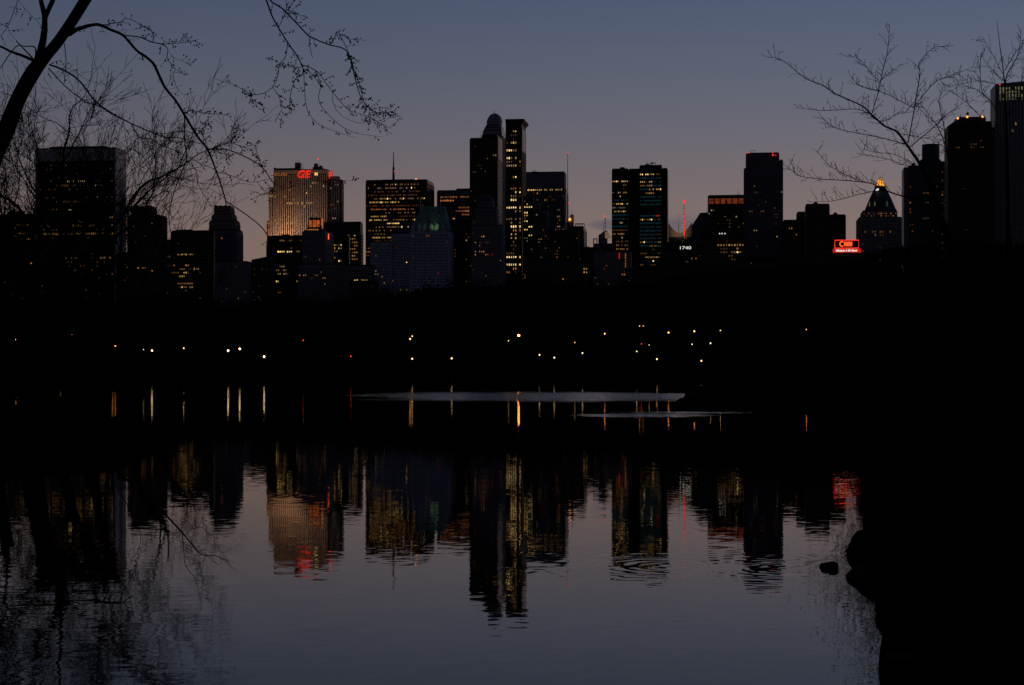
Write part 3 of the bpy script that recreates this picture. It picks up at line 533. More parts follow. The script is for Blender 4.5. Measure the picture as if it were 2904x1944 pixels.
# 24 twin slab
T = Tower('twin_dark_slabs', 'black double slab with blue-green and yellow window bands split by a blank dark shaft', 1700, 1735); ALL.append(T)
G24 = dict(pw=5.2, ph=10.65, ww=.8, wh=.42)
T.block(1783, 1815, 482, 'black', depth=22, wins=False, part='blank_shaft')
yy = [403, 414, 425, 436]
def teal(x0, x1, rows): return [(y, x0, x1, 't0', .9) for y in rows]
lit = [(517,1738,1780,'y2',.9),(529,1765,1776,'y1'),(538,1767,1771,'y0'),(549,1740,1776,'y1',.7),(560,1758,1762,'y2'),(580,1738,1780,'y2',.7),(590,1738,1777,'y1',.7),(601,1738,1777,'y1',.85),(633,1760,1764,'w1'),(655,1740,1777,'y0',.9),(665,1738,1772,'y1',.9),(676,1762,1778,'y1',.7),(685,1748,1780,'y0'),(696,1748,1780,'y1',.8),(707,1748,1780,'y1',.8)]+teal(1738, 1782, [571, 581, 591, 612, 623, 644, 655])
T.block(1735, 1783, 482, 'black', sb=.5, depth=21, lit=lit, p=.02, pl=['y0'], mt=28, part='left_slab', **G24)
lit = [(496,1816,1823,'y3',1),(496,1832,1840,'y3',1),(497,1848,1853,'y2'),(497,1863,1870,'y0'),(518,1816,1832,'y2',.8),(518,1842,1849,'y2'),(530,1816,1855,'y1',.8),(541,1842,1855,'y2',.8),(539,1860,1875,'y2',1),(551,1832,1856,'y1',.9),(613,1864,1870,'r1'),(627,1818,1850,'y1',.7),(627,1865,1875,'y1'),(658,1818,1824,'y2'),(668,1860,1875,'o0'),(690,1818,1826,'y1'),(690,1868,1874,'y1'),(701,1842,1866,'y1',.5),(721,1818,1832,'y0'),(733,1830,1868,'y1',.8),(743,1850,1856,'y1'),(754,1816,1862,'y0',.5)]+teal(1816, 1876, [508, 518, 530, 541, 562, 572, 583, 615, 627, 637, 648, 658, 668, 680, 690, 701])
T.block(1813, 1877, 472, 'black', sb=-1, depth=24, lit=lit, p=.03, pl=['y0'], mt=18, part='right_slab', **G24)
T.block(1877, 1893, 480, 'black', sb=1, depth=22, wins=False, part='end_wall')
T.roofbox(1757, 1771, 482, 475); T.roofbox(1829, 1842, 472, 466); T.antenna(1835, 466, 456, .4, 8)
q = MB(); a = T.t(1848, 6); z = T.wz(a, 6, 470); q.tube([(a, 6, z-1), (a, 6, z+2)], .6, 5); q.tube([(a-3, 6, z+2), (a+4, 6, z+2.4)], .25, 4); q.lathe(a+1, 6, [(.3, z+1.6), (1.6, z+2.6), (1.7, z+2.8)], 10); q.build('satellite_dish', M['antenna'], T.root)
T.antenna(1858, 470, 459, .25, 6); T.roofbox(1868, 1876, 472, 468)
# 25 lit curved hall, sloped glass, mast, 1740 block
T = Tower('sloped_glass_tower', 'blue-grey glass tower with diagonally cut top sloping down to the left, beside the red-lit mast', 1950, 1962); ALL.append(T)
a, c = T.t(1962), T.t(2010); q = MB(); z0 = T.wz(a, 0, 640); z1 = T.wz(a, 0, 604); q.box(a, c, 0, 22, 0, z0); q.frustum(a, c, 0, 22, z0+.01, a+ (c-a)*.5, c, 0, 22, z1)
for i in range(1, 8): xx = a+(c-a)*i/8; q.box(xx-.2, xx+.2, -.25, .05, 0, z0)
q.build('wall', M['slate'], T.root); T.antenna(2004, 606, 590, .3, 5)
for i in range(10):
    for j in range(5):
        if random.random() < .8: T.wins.append((9, 'f', a+(c-a)*(j*2+1)/10*.98+.2, -.05, z0-4-i*4.2, 3.4, 2.2, 'tealglass' if random.random() < .93 else 'y0'))
T = Tower('curved_roof_hall', 'tower top with pale concave lit roofline between the double slab and the sloped glass tower', 1980, 1895); ALL.append(T)
a, c = T.t(1895), T.t(1962); q = MB(); zb_ = T.wz(a, 0, 663); n = 14
for i in range(n):
    u0, u1 = i/n, (i+1)/n; hgt = lambda u: T.wz(a, 0, 662-30*abs(2*u-1)**1.8)
    q.frustum(a+(c-a)*u0, a+(c-a)*u1, 0, 8, zb_-4, a+(c-a)*u0, a+(c-a)*u1, 0, 8, 1); b0 = len(q.v)-8
    for kx, u in ((4, u0), (5, u1), (6, u1), (7, u0)): vx = q.v[b0+kx]; q.v[b0+kx] = (vx[0], vx[1], hgt(u))
q.build('curved_parapet', [mat('pale_panel', (.5,.42,.34), .7)], T.root)
T.block(1893, 1964, 664, 'char', sb=1, depth=20, pw=5, ph=8, p=.05, pl=['o0','y0'], lit=[(676,1940,1964,'o1',.5)])
l = bpy.data.lights.new('roof_floodlight', 'SPOT'); l.spot_size = R(110); l.spot_blend = .9; l.energy = 1600; l.color = (1, .62, .35); l.shadow_soft_size = .6
o = bpy.data.objects.new('roof_floodlight', l); COL.objects.link(o); o.parent = T.root; o.location = (T.t(1927), -14, T.wz(a, 0, 664)); o.rotation_euler = (R(100), 0, 0); T.antenna(1925, 662, 606, .35, 4)
T = Tower('numbered_office_block', 'black office block carrying four small white digits at its top, right of the double slab', 1640, 1888, 'building'); ALL.append(T)
T.block(1880, 1990, 690, 'black', depth=24, pw=6, ph=9, mt=22, p=.03, pl=['o0','y0'], lit=[(735,1962,1975,'o1',.6),(743,1942,1948,'o0')])
a = T.t(1944); text_mesh('1740', 5.6, 'white_digit', M['white'], T.root, (a-.4, -.6, T.wz(a, 0, 704)), (R(90), 0, 0), extrude=.05, bold=0).scale = (1.02, .72, 1)
T = Tower('red_lit_mast', 'slender mast strung with red lamps between the double slab and the sloped glass tower', 1660, 1940, 'mast'); ALL.append(T)
q = MB(); z0, z1 = T.wz(0, 0, 690), T.wz(0, 0, 574); q.tube([(0, 0, 0), (0, 0, z0)], 1.6, 6)
for a_ in ((-1,-1),(1,-1),(1,1),(-1,1)): q.tube([(a_[0]*.9, a_[1]*.9, z0-1), (a_[0]*.3, a_[1]*.3, z1)], [.18,.12], 4)
for i in range(26):
    u = i/26; r_ = .9-.6*u; z = z0+(z1-z0)*u; q.tube([(-r_, -r_, z), (r_, -r_, z+1.4)], .1, 3); q.tube([(r_, -r_, z), (-r_, -r_, z+1.4)], .1, 3)
q.build('lattice', M['antenna'], T.root)
rr_ = random.Random(3)
for i, (y, k_) in enumerate(((572,1.4),(577,.9),(588,.4),(597,.5),(605,.6),(614,.9),(621,.7),(630,1.0),(638,.9),(646,1.0),(655,.9),(662,1.0),(668,.7))):
    z = T.wz(0, 0, y); q = MB(); q.lathe(rr_.uniform(-.3, .3), -1, [(.1, z-1.1*k_), (.7*k_, z-.7*k_), (.7*k_, z+.8*k_), (.1, z+1.2*k_)], 8); q.build('red_lamp', M['neon'], T.root)
# 26
T = Tower('orange_topped_block', 'broad black block with a row of dull orange lit arches under its flat roof', 1720, 2007); ALL.append(T)
T.block(2007, 2112, 557, 'black', depth=24, pw=6.5, ph=9.5, ww=.6, wh=.5, mt=26, p=.08, pl=['w1','y0','g0','o0'], lit=[(595,2015,2100,'w1',.12)])
ar = emat('orange_lit_recess', (1,.16,.04), .14, True); a, c = T.t(2009), T.t(2110); n = 6
for i in range(n):
    x0_, x1_ = a+(c-a)*(i+.1)/n, a+(c-a)*(i+.9)/n; q = MB(); zt = T.wz(a, 0, 564); zb_ = T.wz(a, 0, 579); q.box(x0_, x1_, -.25, .05, zb_, zt); q.build('lit_arch', ar, T.root)
T.antenna(2092, 557, 540, .25, 5); T.antenna(2096, 557, 539, .25, 5); T.roofbox(2088, 2100, 557, 553)
T = simple('yellow_grid_block', 'black block with a tidy grid of small yellow windows, below the orange-arched roof', 1560, 1986, 2112, 656, wall='black', pw=7.6, ph=10.2, ww=.65, wh=.6, mt=25, p=.004, pl=['o0'], lit=[(691,2040,2050,'y1'),(691,2093,2107,'y1'),(700,2038,2060,'y1',.9),(700,2068,2107,'y2',.9),(710,2040,2062,'y0',.8),(710,2086,2100,'y1'),(720,2042,2062,'y0',.9),(720,2072,2100,'y1',.9),(730,2070,2076,'y0'),(740,2070,2100,'y0',.6),(752,1965,1976,'o0')]); ALL.append(T)
for x in (2041, 2048, 2056): T.lamp(x, 663, -1, key='white', r=.55, name='roof_light')
T.roofbox(2020, 2060, 656, 650)
# 27 purple tower
T = Tower('purple_grey_tower', 'tall plain purple-grey tower with notched shoulders and red lights on its roof', 1640, 2109); ALL.append(T)
T.block(2109, 2221, 480, 'purple', depth=26, pw=6.5, ph=9, ww=.4, wh=.45, p=.006, pl=['y0','o0'], lit=[(531,2137,2143,'y1'),(547,2136,2148,'y0'),(547,2213,2220,'y2'),(569,2168,2174,'y0'),(578,2144,2152,'o0'),(586,2194,2198,'y1'),(598,2124,2134,'y1'),(596,2160,2166,'o1'),(605,2197,2202,'y0'),(615,2196,2202,'o0'),(633,2196,2206,'o0'),(622,2193,2199,'o1'),(653,2139,2150,'y2',.8),(669,2203,2208,'y2'),(649,2126,2130,'y0')])
T.block(2115, 2210, 437, 'purple', sb=.6, depth=25, bot=481, pw=6.5, ph=9, ww=.4, wh=.45, part='upper_tier'); T.block(2210, 2221, 456, 'purple', sb=1.2, depth=24, bot=481, wins=False, part='upper_tier')
for x, y in ((2119,434),(2124,434),(2192,440),(2200,441),(2191,433)): T.lamp(x, y, -.8, r=.45 if y != 440 else .8)
q = MB(); a, c = T.t(2128, 6), T.t(2142, 6); z = T.wz(a, 6, 437); q.tube([(a, 6, z), (a, 6, z+3), (c, 6, z+3), (c, 6, z)], .25, 4); q.build('roof_rail', M['antenna'], T.root); T.roofbox(2180, 2196, 437, 434)
# 28 cluster
for i, (x0, x1, tp, d, lb, ex) in enumerate(((2221,2263,627,1600,'low black roofline with a few orange windows, right foot of the purple-grey tower',dict(lit=[(652,2240,2246,'y1'),(662,2254,2266,'o1'),(669,2206,2210,'o1')])),(2260,2287,604,1640,'narrow black block stepping up beside the taller gabled black block',{}),(2285,2353,582,1560,'gabled black block, tallest of the black cluster left of the red sign',{}),(2351,2399,612,1620,'black block with a low pediment just above and left of the red sign',{}))):
    T = Tower('apartment_house', lb, d, x0, 'building'); ALL.append(T); T.block(x0, x1, tp, 'black' if i == 2 else 'char', depth=22, pw=6, ph=9, p=.015, pl=['o0'], **ex)
    if i >= 2:
        q = MB(); m_ = (x0+x1)/2-6; a, c = T.t(m_-8), T.t(m_+8); z = T.wz(a, 0, tp)+1.2; q.frustum(a, c, 1, 8, z, (a+c)/2-.1, (a+c)/2+.1, 1, 8, z+2.2); q.build('gable', M['char'], T.root); T.roofbox(x0+4, x0+12, tp, tp-3); T.roofbox(x1-14, x1-4, tp, tp-2.5)
# 29 sign + its building
T = Tower('sign_building', 'black building hidden to its roof in treetops, carrying the red sign', 1440, 2330, 'building'); ALL.append(T); T.block(2330, 2470, 719, 'black', depth=20, pw=7, ph=9)
S = Tower('red_roof_sign', 'glowing red rectangular rooftop sign with three joined letters above a red and white ticker', 1438, 2367, 'sign')
TS = S; a, c = S.t(2367.5), S.t(2435); z0, z1 = S.wz(a, 0, 704.5), S.wz(a, 0, 682)
q = MB(); q.box(a+.2, c-.2, .3, .6, z0, z1); q.build('backboard', M['black'], S.root)
q = MB(); q.tube([(a, 0, z0), (a, 0, z1), (c, 0, z1), (c, 0, z0), (a, 0, z0)], .42, 5); q.build('neon_border', M['neon'], S.root)
h_ = z1-z0; m_ = (a+c)/2; lh = h_*.62; zc = z0+h_*.52; cwid = lh*.62
def joined(pts): qq = MB(); qq.tube([(p_[0], -.25, p_[1]) for p_ in pts], .5, 6); qq.build('neon_letter', M['neono'], S.root)
cx_ = m_-lh*.95
joined([(cx_+lh*.42*math.cos(u), zc+lh*.46*math.sin(u)) for u in np.linspace(.9, 5.2, 12)])
for s0 in (cx_+lh*.75, cx_+lh*1.6):
    joined([(s0-lh*.25, zc-lh*.45), (s0-lh*.22, zc+lh*.42), (s0-lh*.1, zc+lh*.45), (s0+lh*.14, zc-lh*.42), (s0+lh*.28, zc-lh*.45), (s0+lh*.32, zc+lh*.45)])
a2, c2 = S.t(2362), S.t(2442); y0_, y1_ = S.wz(a, 0, 717), S.wz(a, 0, 706.5)
q = MB(); q.box(a2, c2, -.4, .5, y0_, y1_); q.build('ticker_board', M['redpanel'], S.root)
rd = random.Random(5); q = MB(); x = a2+(c2-a2)*.11; hh = y1_-y0_
while x < a2+(c2-a2)*.86:
    u = (x-a2)/(c2-a2); wd = rd.uniform(.4, .8)
    if not (.42 < u < .66) or rd.random() < .35: q.box(x, x+wd, -.62, -.42, y0_+hh*.25, y0_+hh*rd.uniform(.6, .8))
    x += wd+.18
q.build('ticker_text', M['white'], S.root)
q = MB()
for u in (.1, .5, .9): xx = a2+(c2-a2)*u; q.box(xx-.2, xx+.2, .6, 1, y0_-6, z0)
q.build('support_frame', M['antenna'], S.root)
# 30 cone tower
T = Tower('cone_roofed_tower', 'stone tower with a slate pyramid roof and glowing orange glass tip, among thin branches', 2000, 2435); ALL.append(T)
T.block(2435, 2558, 619, 'concrete', depth=46, pw=7, ph=9, ww=.45, wh=.55, p=.04, pl=['o0','y0'], lit=[(655,2452,2456,'o1'),(660,2478,2486,'o1',.9),(660,2496,2504,'o1',.9),(660,2520,2526,'o1',.9),(667,2478,2486,'o1',.9),(667,2498,2504,'o0')])
T.block(2446, 2545, 600, 'concrete', sb=4, depth=38, bot=620, pw=7, ph=7, ww=.55, wh=.6, mt=3, p=.6, pl=['o1','o0','y1'], part='upper_tier')
cxl = T.t(2496, 23); zz = lambda y: T.wz(cxl, 23, y); k_ = T.d/F*1.012
q = MB(); q.lathe(cxl, 23, [(46.5*k_*1.04, zz(599)), (45*k_, zz(594)), (33*k_, zz(566)), (20*k_, zz(540)), (15.5*k_, zz(532))], 8, rot=math.pi/8); q.build('slate_roof', M['slate'], T.root)
q = MB(); q.lathe(cxl, 23, [(17*k_, zz(532)+.1), (16*k_, zz(529))], 8, rot=math.pi/8); q.build('roof_collar', M['steel'], T.root)
gold = emat('glowing_glass', (1,.32,.03), 1.7, True); q = MB(); q.lathe(cxl, 23, [(14.5*k_, zz(529)+.1), (10*k_, zz(520)), (5*k_, zz(510)), (.3, zz(504))], 8, rot=math.pi/8); pyr = q.build('glass_pyramid', gold, T.root)
q = MB()
for i in range(8):
    an = math.pi/8+i*math.pi/4; q.tube([(cxl+14.7*k_*math.cos(an), 23+14.7*k_*math.sin(an), zz(529)), (cxl, 23, zz(503))], .4, 4)
for yv, rv in ((520,10.2),(511,5.7)): q.tube([(cxl+rv*k_*math.cos(math.pi/8+i*math.pi/4), 23+rv*k_*math.sin(math.pi/8+i*math.pi/4), zz(yv)) for i in range(9)], .35, 4)
q.tube([(cxl, 23, zz(504)), (cxl, 23, zz(498))], .2, 4); q.build('glazing_bar', M['dark'], T.root)
for x, y, kk_ in ((2489,538,1.5),(2486,540,1.0)): T.lamp(x, y, 12, key='white', r=kk_, name='floodlight')
T.lamp(2504, 537, 12, key='g1', r=1.0, name='floodlight')
for x in (2466, 2481, 2516): # lit dormers
    a = T.t(x, 7); z = T.wz(a, 7, 580); q = MB(); q.box(a-.5, a+.5, 6.5, 10, z-2, z+1.5); q.frustum(a-.5, a+.5, 6.5, 10, z+1.51, a-.05, a+.05, 6.5, 10, z+4); q.build('lit_dormer', M['g0'], T.root)
# 31
T = Tower('drum_topped_tower', 'dark tower with round rooftop drum and pale pinstriped left edge, behind bare branches', 1600, 2563); ALL.append(T)
T.block(2577, 2668, 473, 'slate', depth=24, pw=6, ph=9, ww=.6, wh=.5, p=.02, pl=['y0','o0'], lit=[(546,2620,2634,'y0'),(579,2625,2632,'y0'),(622,2620,2634,'y0'),(579,2573,2585,'o1'),(592,2576,2584,'o1',.9),(604,2576,2584,'o1'),(612,2578,2584,'o0'),(642,2576,2586,'o0'),(655,2576,2586,'o1',.9)])
T.block(2563, 2577, 478, 'steel', sb=3, depth=20, span='dark', pw=3.5, ph=9, ww=.5, wh=.9, part='left_bay')
T.block(2668, 2690, 461, 'slate', sb=2, depth=20, pw=6, ph=8, p=.3, pl=['y0','o0','y1'], part='right_bay'); T.block(2610, 2669, 456, 'slate', sb=5, depth=16, bot=474, wins=False, part='setback')
cxl = T.t(2640, 13); z0, z1 = T.wz(cxl, 13, 458), T.wz(cxl, 13, 411); q = MB(); rr = 25*1.613/5.022; q.lathe(cxl, 13, [(rr, z0), (rr, z1-2), (rr*.97, z1-1.9), (rr*.97, z1-.6), (rr*1.02, z1-.5), (rr*1.0, z1)], 24); q.build('roof_drum', M['slate'], T.root)
q = MB()
for u, v in ((2588,466),(2592,463)): a = T.t(u, 5); q.lathe(a, 5, [(.8, T.wz(a, 5, 474)), (1, T.wz(a, 5, v)), (.2, T.wz(a, 5, v-2))], 8)
q.build('roof_vent', M['slate'], T.root)
# 32
T = Tower('chamfered_black_tower', 'tall black tower with chamfered shoulders and three glowing lamps along its roof', 1500, 2688); ALL.append(T)
T.block(2688, 2814, 362, 'black', depth=26, pw=6.5, ph=9, ww=.6, wh=.5, p=.002, pl=['o0'], lit=[(410,2753,2775,'y0',.7),(421,2715,2724,'y0'),(421,2750,2762,'y0'),(421,2778,2788,'y0'),(416,2718,2722,'o0'),(536,2730,2734,'o0')])
a, c = T.t(2688), T.t(2814); b0, b1 = T.t(2706), T.t(2812); z0 = T.wz(a, 0, 362); q = MB(); q.frustum(a, c, 0, 26, z0+1.2, b0, b1, 2, 24, T.wz(a, 0, 345)); q.build('chamfer', M['black'], T.root)
T.block(2712, 2796, 336, 'black', sb=3, depth=18, bot=346, wins=False, part='penthouse')
for x, y in ((2716,337),(2743,333),(2786,333)): T.lamp(x, y-1, 2, key='flood', r=.95, name='roof_light')
for x in (2724, 2744): T.antenna(x, 336, 323, .5, 6)
q = MB(); a = T.t(2744, 6); z = T.wz(a, 6, 325); q.lathe(a, 6, [(.2, z-1), (1.2, z), (1.2, z+1), (.2, z+2)], 8); q.build('roof_vent', M['black'], T.root)
# 33 right glass tower
T = Tower('lit_crown_glass_tower', 'glass tower cut off by the right edge, top floors striped with pale yellow-green light', 1540, 2818); ALL.append(T)
T.block(2822, 3010, 243, 'steel', span='tealglass', depth=30, pw=8.5, ph=10, ww=.5, wh=.97, mt=4, glass='tealglass', p=.005, pl=['y0'], lit=[(y, 2835, 2990, 'g1' if y < 272 else 'g0', .9) for y in (249, 259, 269, 279)]+[(348,2878,2884,'y1')])
a, c = T.t(2822), T.t(3010); z = T.wz(a, 0, 243); q = MB(); q.frustum(a, c, 0, 3, z+1.15, a, c, 0, 3, z+1.3); q.v[5] = (c, 0, z+6); q.v[6] = (c, 3, z+6); q.build('slanted_parapet', M['steel'], T.root)
T.block(2812, 2823, 365, 'slate', sb=3, depth=18, pw=5, ph=9, part='left_bay'); T.lamp(2835, 240, 1)
# a few low park-side fillers
for x0, x1, tp, d, wl, lb in ((-60,150,700,1480,'char','low black park-side house at the far left edge with a white and an orange light'),(330,372,720,1500,'char','low dark house at the foot of the marble-edged tower right side'),(612,700,745,1470,'grey','low grey house below the stepped tower'),(990,1060,800,1440,'char','low black house just over the trees below the sliver of sky'),(1640,1700,705,1560,'char','small black house under the open-frame roof, left of the grey apartment house'),(1790,1900,760,1480,'char','low black house at the foot of the double slab right half'),(2100,2300,735,1460,'char','long low black house below the purple-grey tower')):
    T = Tower('park_side_house', lb, d, x0, 'building'); ALL.append(T)
    ex = dict(lit=[(755,42,46,'w2'),(748,82,88,'o2'),(757,78,84,'o2')]) if x0 == -60 else {}
    T.block(x0, x1, tp, wl, depth=18, pw=6.5, ph=9, p=.025, pl=['o0','y0','o0'], **ex); T.roofbox((x0*2+x1)/3, (x0+x1)/2, tp, tp-5)
for T in ALL: T.glazing()
# ------------------------------------------------------------------ trees: generators
def grow(q, p, d, L_, r, depth, rd, twist=.5, up=.15, kids=(2, 3), rmin=.01, sides=4, tips=None, shrink=.72):
    n = 4 if depth > 1 else 3; pts = [p.copy()]; rs = [r]; dd = d.normalized()
    for i in range(n):
        dd = (dd+Vector((rd.gauss(0, 1), rd.gauss(0, 1), rd.gauss(0, 1)))*.13*twist*2+Vector((0, 0, up*.25))).normalized()
        pts.append(pts[-1]+dd*(L_/n)); rs.append(max(rmin, r*(1-.42*(i+1)/n)))
    q.tube(pts, rs, sides if depth > 2 else 3)
    if depth == 0:
        if tips is not None: tips.append(pts[-1])
        return
    for k_ in range(rd.randint(*kids)):
        u = rd.uniform(.35, 1); i = min(n-1, int(u*n)); base = pts[i].lerp(pts[i+1], u*n-i)
        ax = Vector((rd.gauss(0, 1), rd.gauss(0, 1), rd.gauss(0, .6))); ax = (ax-dd*ax.dot(dd)).normalized(); an = rd.uniform(.4, 1.0)
        nd_ = (dd*math.cos(an)+ax*math.sin(an)); grow(q, base, nd_, L_*shrink*rd.uniform(.75, 1.1), max(rmin, rs[i]*.62), depth-1, rd, twist, up, kids, rmin, sides, tips, shrink)
    grow(q, pts[-1], dd, L_*.8, rs[-1], depth-1, rd, twist, up, kids, rmin, sides, tips, shrink)
def bare_tree(name, label, x, y, H, seed, group=None, lean=(0, 0), depth=6, rmin=.012, tr=None, spread=.8, kids=(1, 2)):
    rd = random.Random(seed); z = gz(x, y); root = empty(name, (x, y, z-.1)); tag(root, label, 'tree', group)
    tr = tr or H*.022; q = MB(); pts = []; rs = []; hh = H*.34
    for i in range(6): u = i/5; pts.append(Vector((lean[0]*u*u+rd.uniform(-.05, .05), lean[1]*u, hh*u))); rs.append(tr*(1.25-.4*u))
    rs[0] *= 1.4; q.tube(pts, rs, 10); q.build('trunk', M['bark'], root, True)
    nb = 5
    for k_ in range(nb):
        q = MB(); an = 2*math.pi*k_/nb+rd.uniform(-.4, .4); u = rd.uniform(.7, 1); base = pts[-1].lerp(pts[-2], (1-u)*3 if u > .7 else .9)
        d = Vector((math.cos(an)*spread, math.sin(an)*spread, rd.uniform(.7, 1.5))); grow(q, base, d, H*.205, tr*.40, depth-1, rd, .6, .2, kids, rmin); q.build('bough', M['twig'], root)
    return root
# mid-ground bare trees on the left spit
bare_tree('bare_tree', 'leafless tree on the dark left spit, thickest trunk, nearest the left edge', -20.6, 76, 16.5, 11, depth=7, rmin=.009, tr=.42, kids=(2, 2), lean=(1.2, 0))
bare_tree('bare_tree', 'leafless tree on the left spit in front of the marble-edged tower left half', -20.3, 80, 14.8, 23, depth=7, rmin=.008, tr=.17, lean=(1.5, 0))
bare_tree('bare_tree', 'leafless tree on the left spit in front of the marble-edged tower right half', -17.2, 72.5, 12.0, 35, depth=7, rmin=.008, tr=.16, lean=(.8, 0))
bare_tree('bare_tree', 'shorter leafless tree near the tip of the left spit with wide drooping branches', -14.6, 68.5, 8.6, 47, depth=6, rmin=.006, tr=.13, lean=(1.4, 0), spread=1.3)
bare_tree('bare_tree', 'smallest leafless tree on the spit before the wide flat black block', -13.2, 66.5, 5.0, 59, depth=6, rmin=.006, tr=.1, lean=(1.0, 0), spread=1.4)
bare_tree('bare_tree', 'leafless tree rising behind the thick leaning limb at the left edge', -24.5, 84, 17, 71, depth=7, rmin=.009, tr=.2, lean=(.6, 0))
for i, (x, y, H, lb) in enumerate(((-17.9,62,7.6,'dense low leafless tree at the near waterline of the left spit, nearest the left edge'),(-16.0,63.5,6.0,'dense low leafless tree at the waterline of the left spit, nearer its tip'))):
    bare_tree('lakeside_tree', lb, x, y, H, 400+i, depth=6, rmin=.009, tr=.16, kids=(2, 2) if i < 1 else (2, 3), spread=1.3, lean=(.5, -.5))
# far wood: dense crowns seen against the city
def crown_mesh(seed, n=1500, fs=1.0):
    rd = np.random.default_rng(seed); v = []; f = []
    cl = rd.normal(size=(26, 3)); cl /= np.linalg.norm(cl, axis=1)[:, None]; cl *= rd.uniform(.25, .95, (26, 1)); cl[:, 2] *= .9
    for i in range(n):
        c = cl[rd.integers(26)]+rd.normal(size=3)*.17
        if rd.random() < .35: c = rd.normal(size=3)*.36
        L_ = rd.uniform(.04, .13)*fs; a = rd.normal(size=3); a[2] += .8*np.sign(rd.normal()); a /= np.linalg.norm(a); b_ = np.cross(a, rd.normal(size=3)); b_ /= np.linalg.norm(b_)
        w_ = L_*rd.uniform(.2, .5)*(1 if fs > .9 else .35); k = len(v); v += [c-b_*w_, c+a*L_*.5+b_*w_*.2-b_*w_*.6, c+a*L_, c+b_*w_]; f.append((k, k+1, k+2, k+3))
    me = bpy.data.meshes.new('crown'); me.from_pydata([tuple(x) for x in v], [], f); me.materials.append(M['leaf']); return me
crowns = [crown_mesh(100+i) for i in range(5)]; fine = [crown_mesh(300+i, 16000, .42) for i in range(3)]
def trunk_mesh(seed):
    rd = random.Random(seed); q = MB(); q.tube([(0, 0, 0), (.01, .01, .3), (0, .02, .55)], [.035, .025, .018], 6)
    for k in range(5): a = 2*math.pi*k/5+rd.random(); q.tube([(0, .01, .4+.03*k), (.14*math.cos(a), .14*math.sin(a), .62+.03*k), (.22*math.cos(a), .22*math.sin(a), .8)], [.014, .009, .004], 4)
    me = bpy.data.meshes.new('trunk'); me.from_pydata(q.v, [], q.f); me.materials.append(M['bark']); return me
trunks = [trunk_mesh(i) for i in range(3)]
def wood_tree(x, y, H, W, rd, label, group, name='woodland_tree', z=None, cm=None):
    root = empty(name, (x, y, (gz(x, y) if z is None else z)-.2), rd.uniform(0, 6.28)); tag(root, label, 'tree', group); root.empty_display_size = 1
    a = bpy.data.objects.new('trunk', rd.choice(trunks)); COL.objects.link(a); a.parent = root; a.scale = (H*.9, H*.9, H*.9)
    c = bpy.data.objects.new('crown', rd.choice(cm or crowns)); COL.objects.link(c); c.parent = root; c.location = (0, 0, H*.58); c.scale = (W*.5, W*.5, H*.42)
    return root
SKYL = [(-300,850),(0,850),(300,852),(520,850),(700,858),(860,845),(1000,842),(1100,822),(1200,800),(1300,795),(1400,792),(1500,780),(1560,785),(1620,795),(1700,795),(1800,785),(1900,765),(1985,745),(2100,735),(2200,730),(2300,725),(2380,725),(2440,705),(2500,680),(2600,660),(3200,650)]
def skyl(x): return np.interp(x, [a for a, _ in SKYL], [b for _, b in SKYL])
LAMPS = [(45,963,'o',.6),(203,950,'o',.8),(172,986,'w',.5),(319,982,'o',.6),(327,982,'o',.6),(407,992,'w',.4),(431,995,'w',1.1),(521,988,'w',.8),(647,995,'w',1.2),(680,990,'w',1.2),(749,1012,'w',1.1),(860,966,'r',.6),(995,1011,'r',.5),(1169,954,'w',.8),(1163,962,'o',1.1),(1169,1018,'w',.9),(1281,1017,'w',1.0),(1442,967,'w',.5),(1471,952,'o',1.7),(1530,1007,'w',.8),(1572,1015,'w',.8),(1630,972,'w',.4),(1652,1002,'w',.8),(1715,947,'o',.9),(1814,925,'o',.5),(1824,925,'o',.4),(1819,976,'r',.5),(1841,979,'w',.35),(1806,997,'w',.6),(1863,1019,'w',.8),(1896,944,'o',1.3),(1969,940,'o',1.3),(2043,938,'w',.7),(1963,977,'w',.6),(2015,974,'w',.9),(1989,1024,'w',.8),(2287,935,'o',.9)]
LD = [23.2/(.06-(HY-y)/F) for _, y, _, _ in LAMPS]
rd = random.Random(21); FARL = 'dark leafless tree in the black belt of woods across the lake, merging with its neighbours'; FG = 'trees in the black woods across the lake'
cnt = 0
for row, (d0, d1, n, fr) in enumerate(((430, 500, 70, .45), (520, 640, 70, .75), (680, 800, 75, 1.0), (820, 1000, 75, 1.0))):
    for i in range(n):
        X = -160+(i+rd.uniform(-.4, .4))*(2904+320)/(n-1); d = rd.uniform(d0, d1)
        x = (X-CX)/F*d
        if lake_sd(np.array([x]), np.array([d]))[0] < 3: continue
        z = gz(x, d); top = CH+(HY-skyl(X)-rd.uniform(-30, 26))/F*d
        if X > 2350: top = min(top, z+26)
        H = min((top-z)*1.0, 30) if row >= 2 else (11+rd.uniform(0, 5)+row*3)
        H = max(9, H); W = H*rd.uniform(.6, .85) if row < 2 else max(H*.75, 20)
        rp = W*.5/d*F+3
        if row < 2 and any(abs(X-lx) < rp and ld > d-4 for (lx, _, _, _), ld in zip(LAMPS, LD)): continue
        if row >= 2 and any(abs(X-lx) < rp and ld > d-4 for (lx, _, _, _), ld in zip(LAMPS, LD)): continue
        wood_tree(x, d, H, W, rd, FARL, FG, z=z); cnt += 1
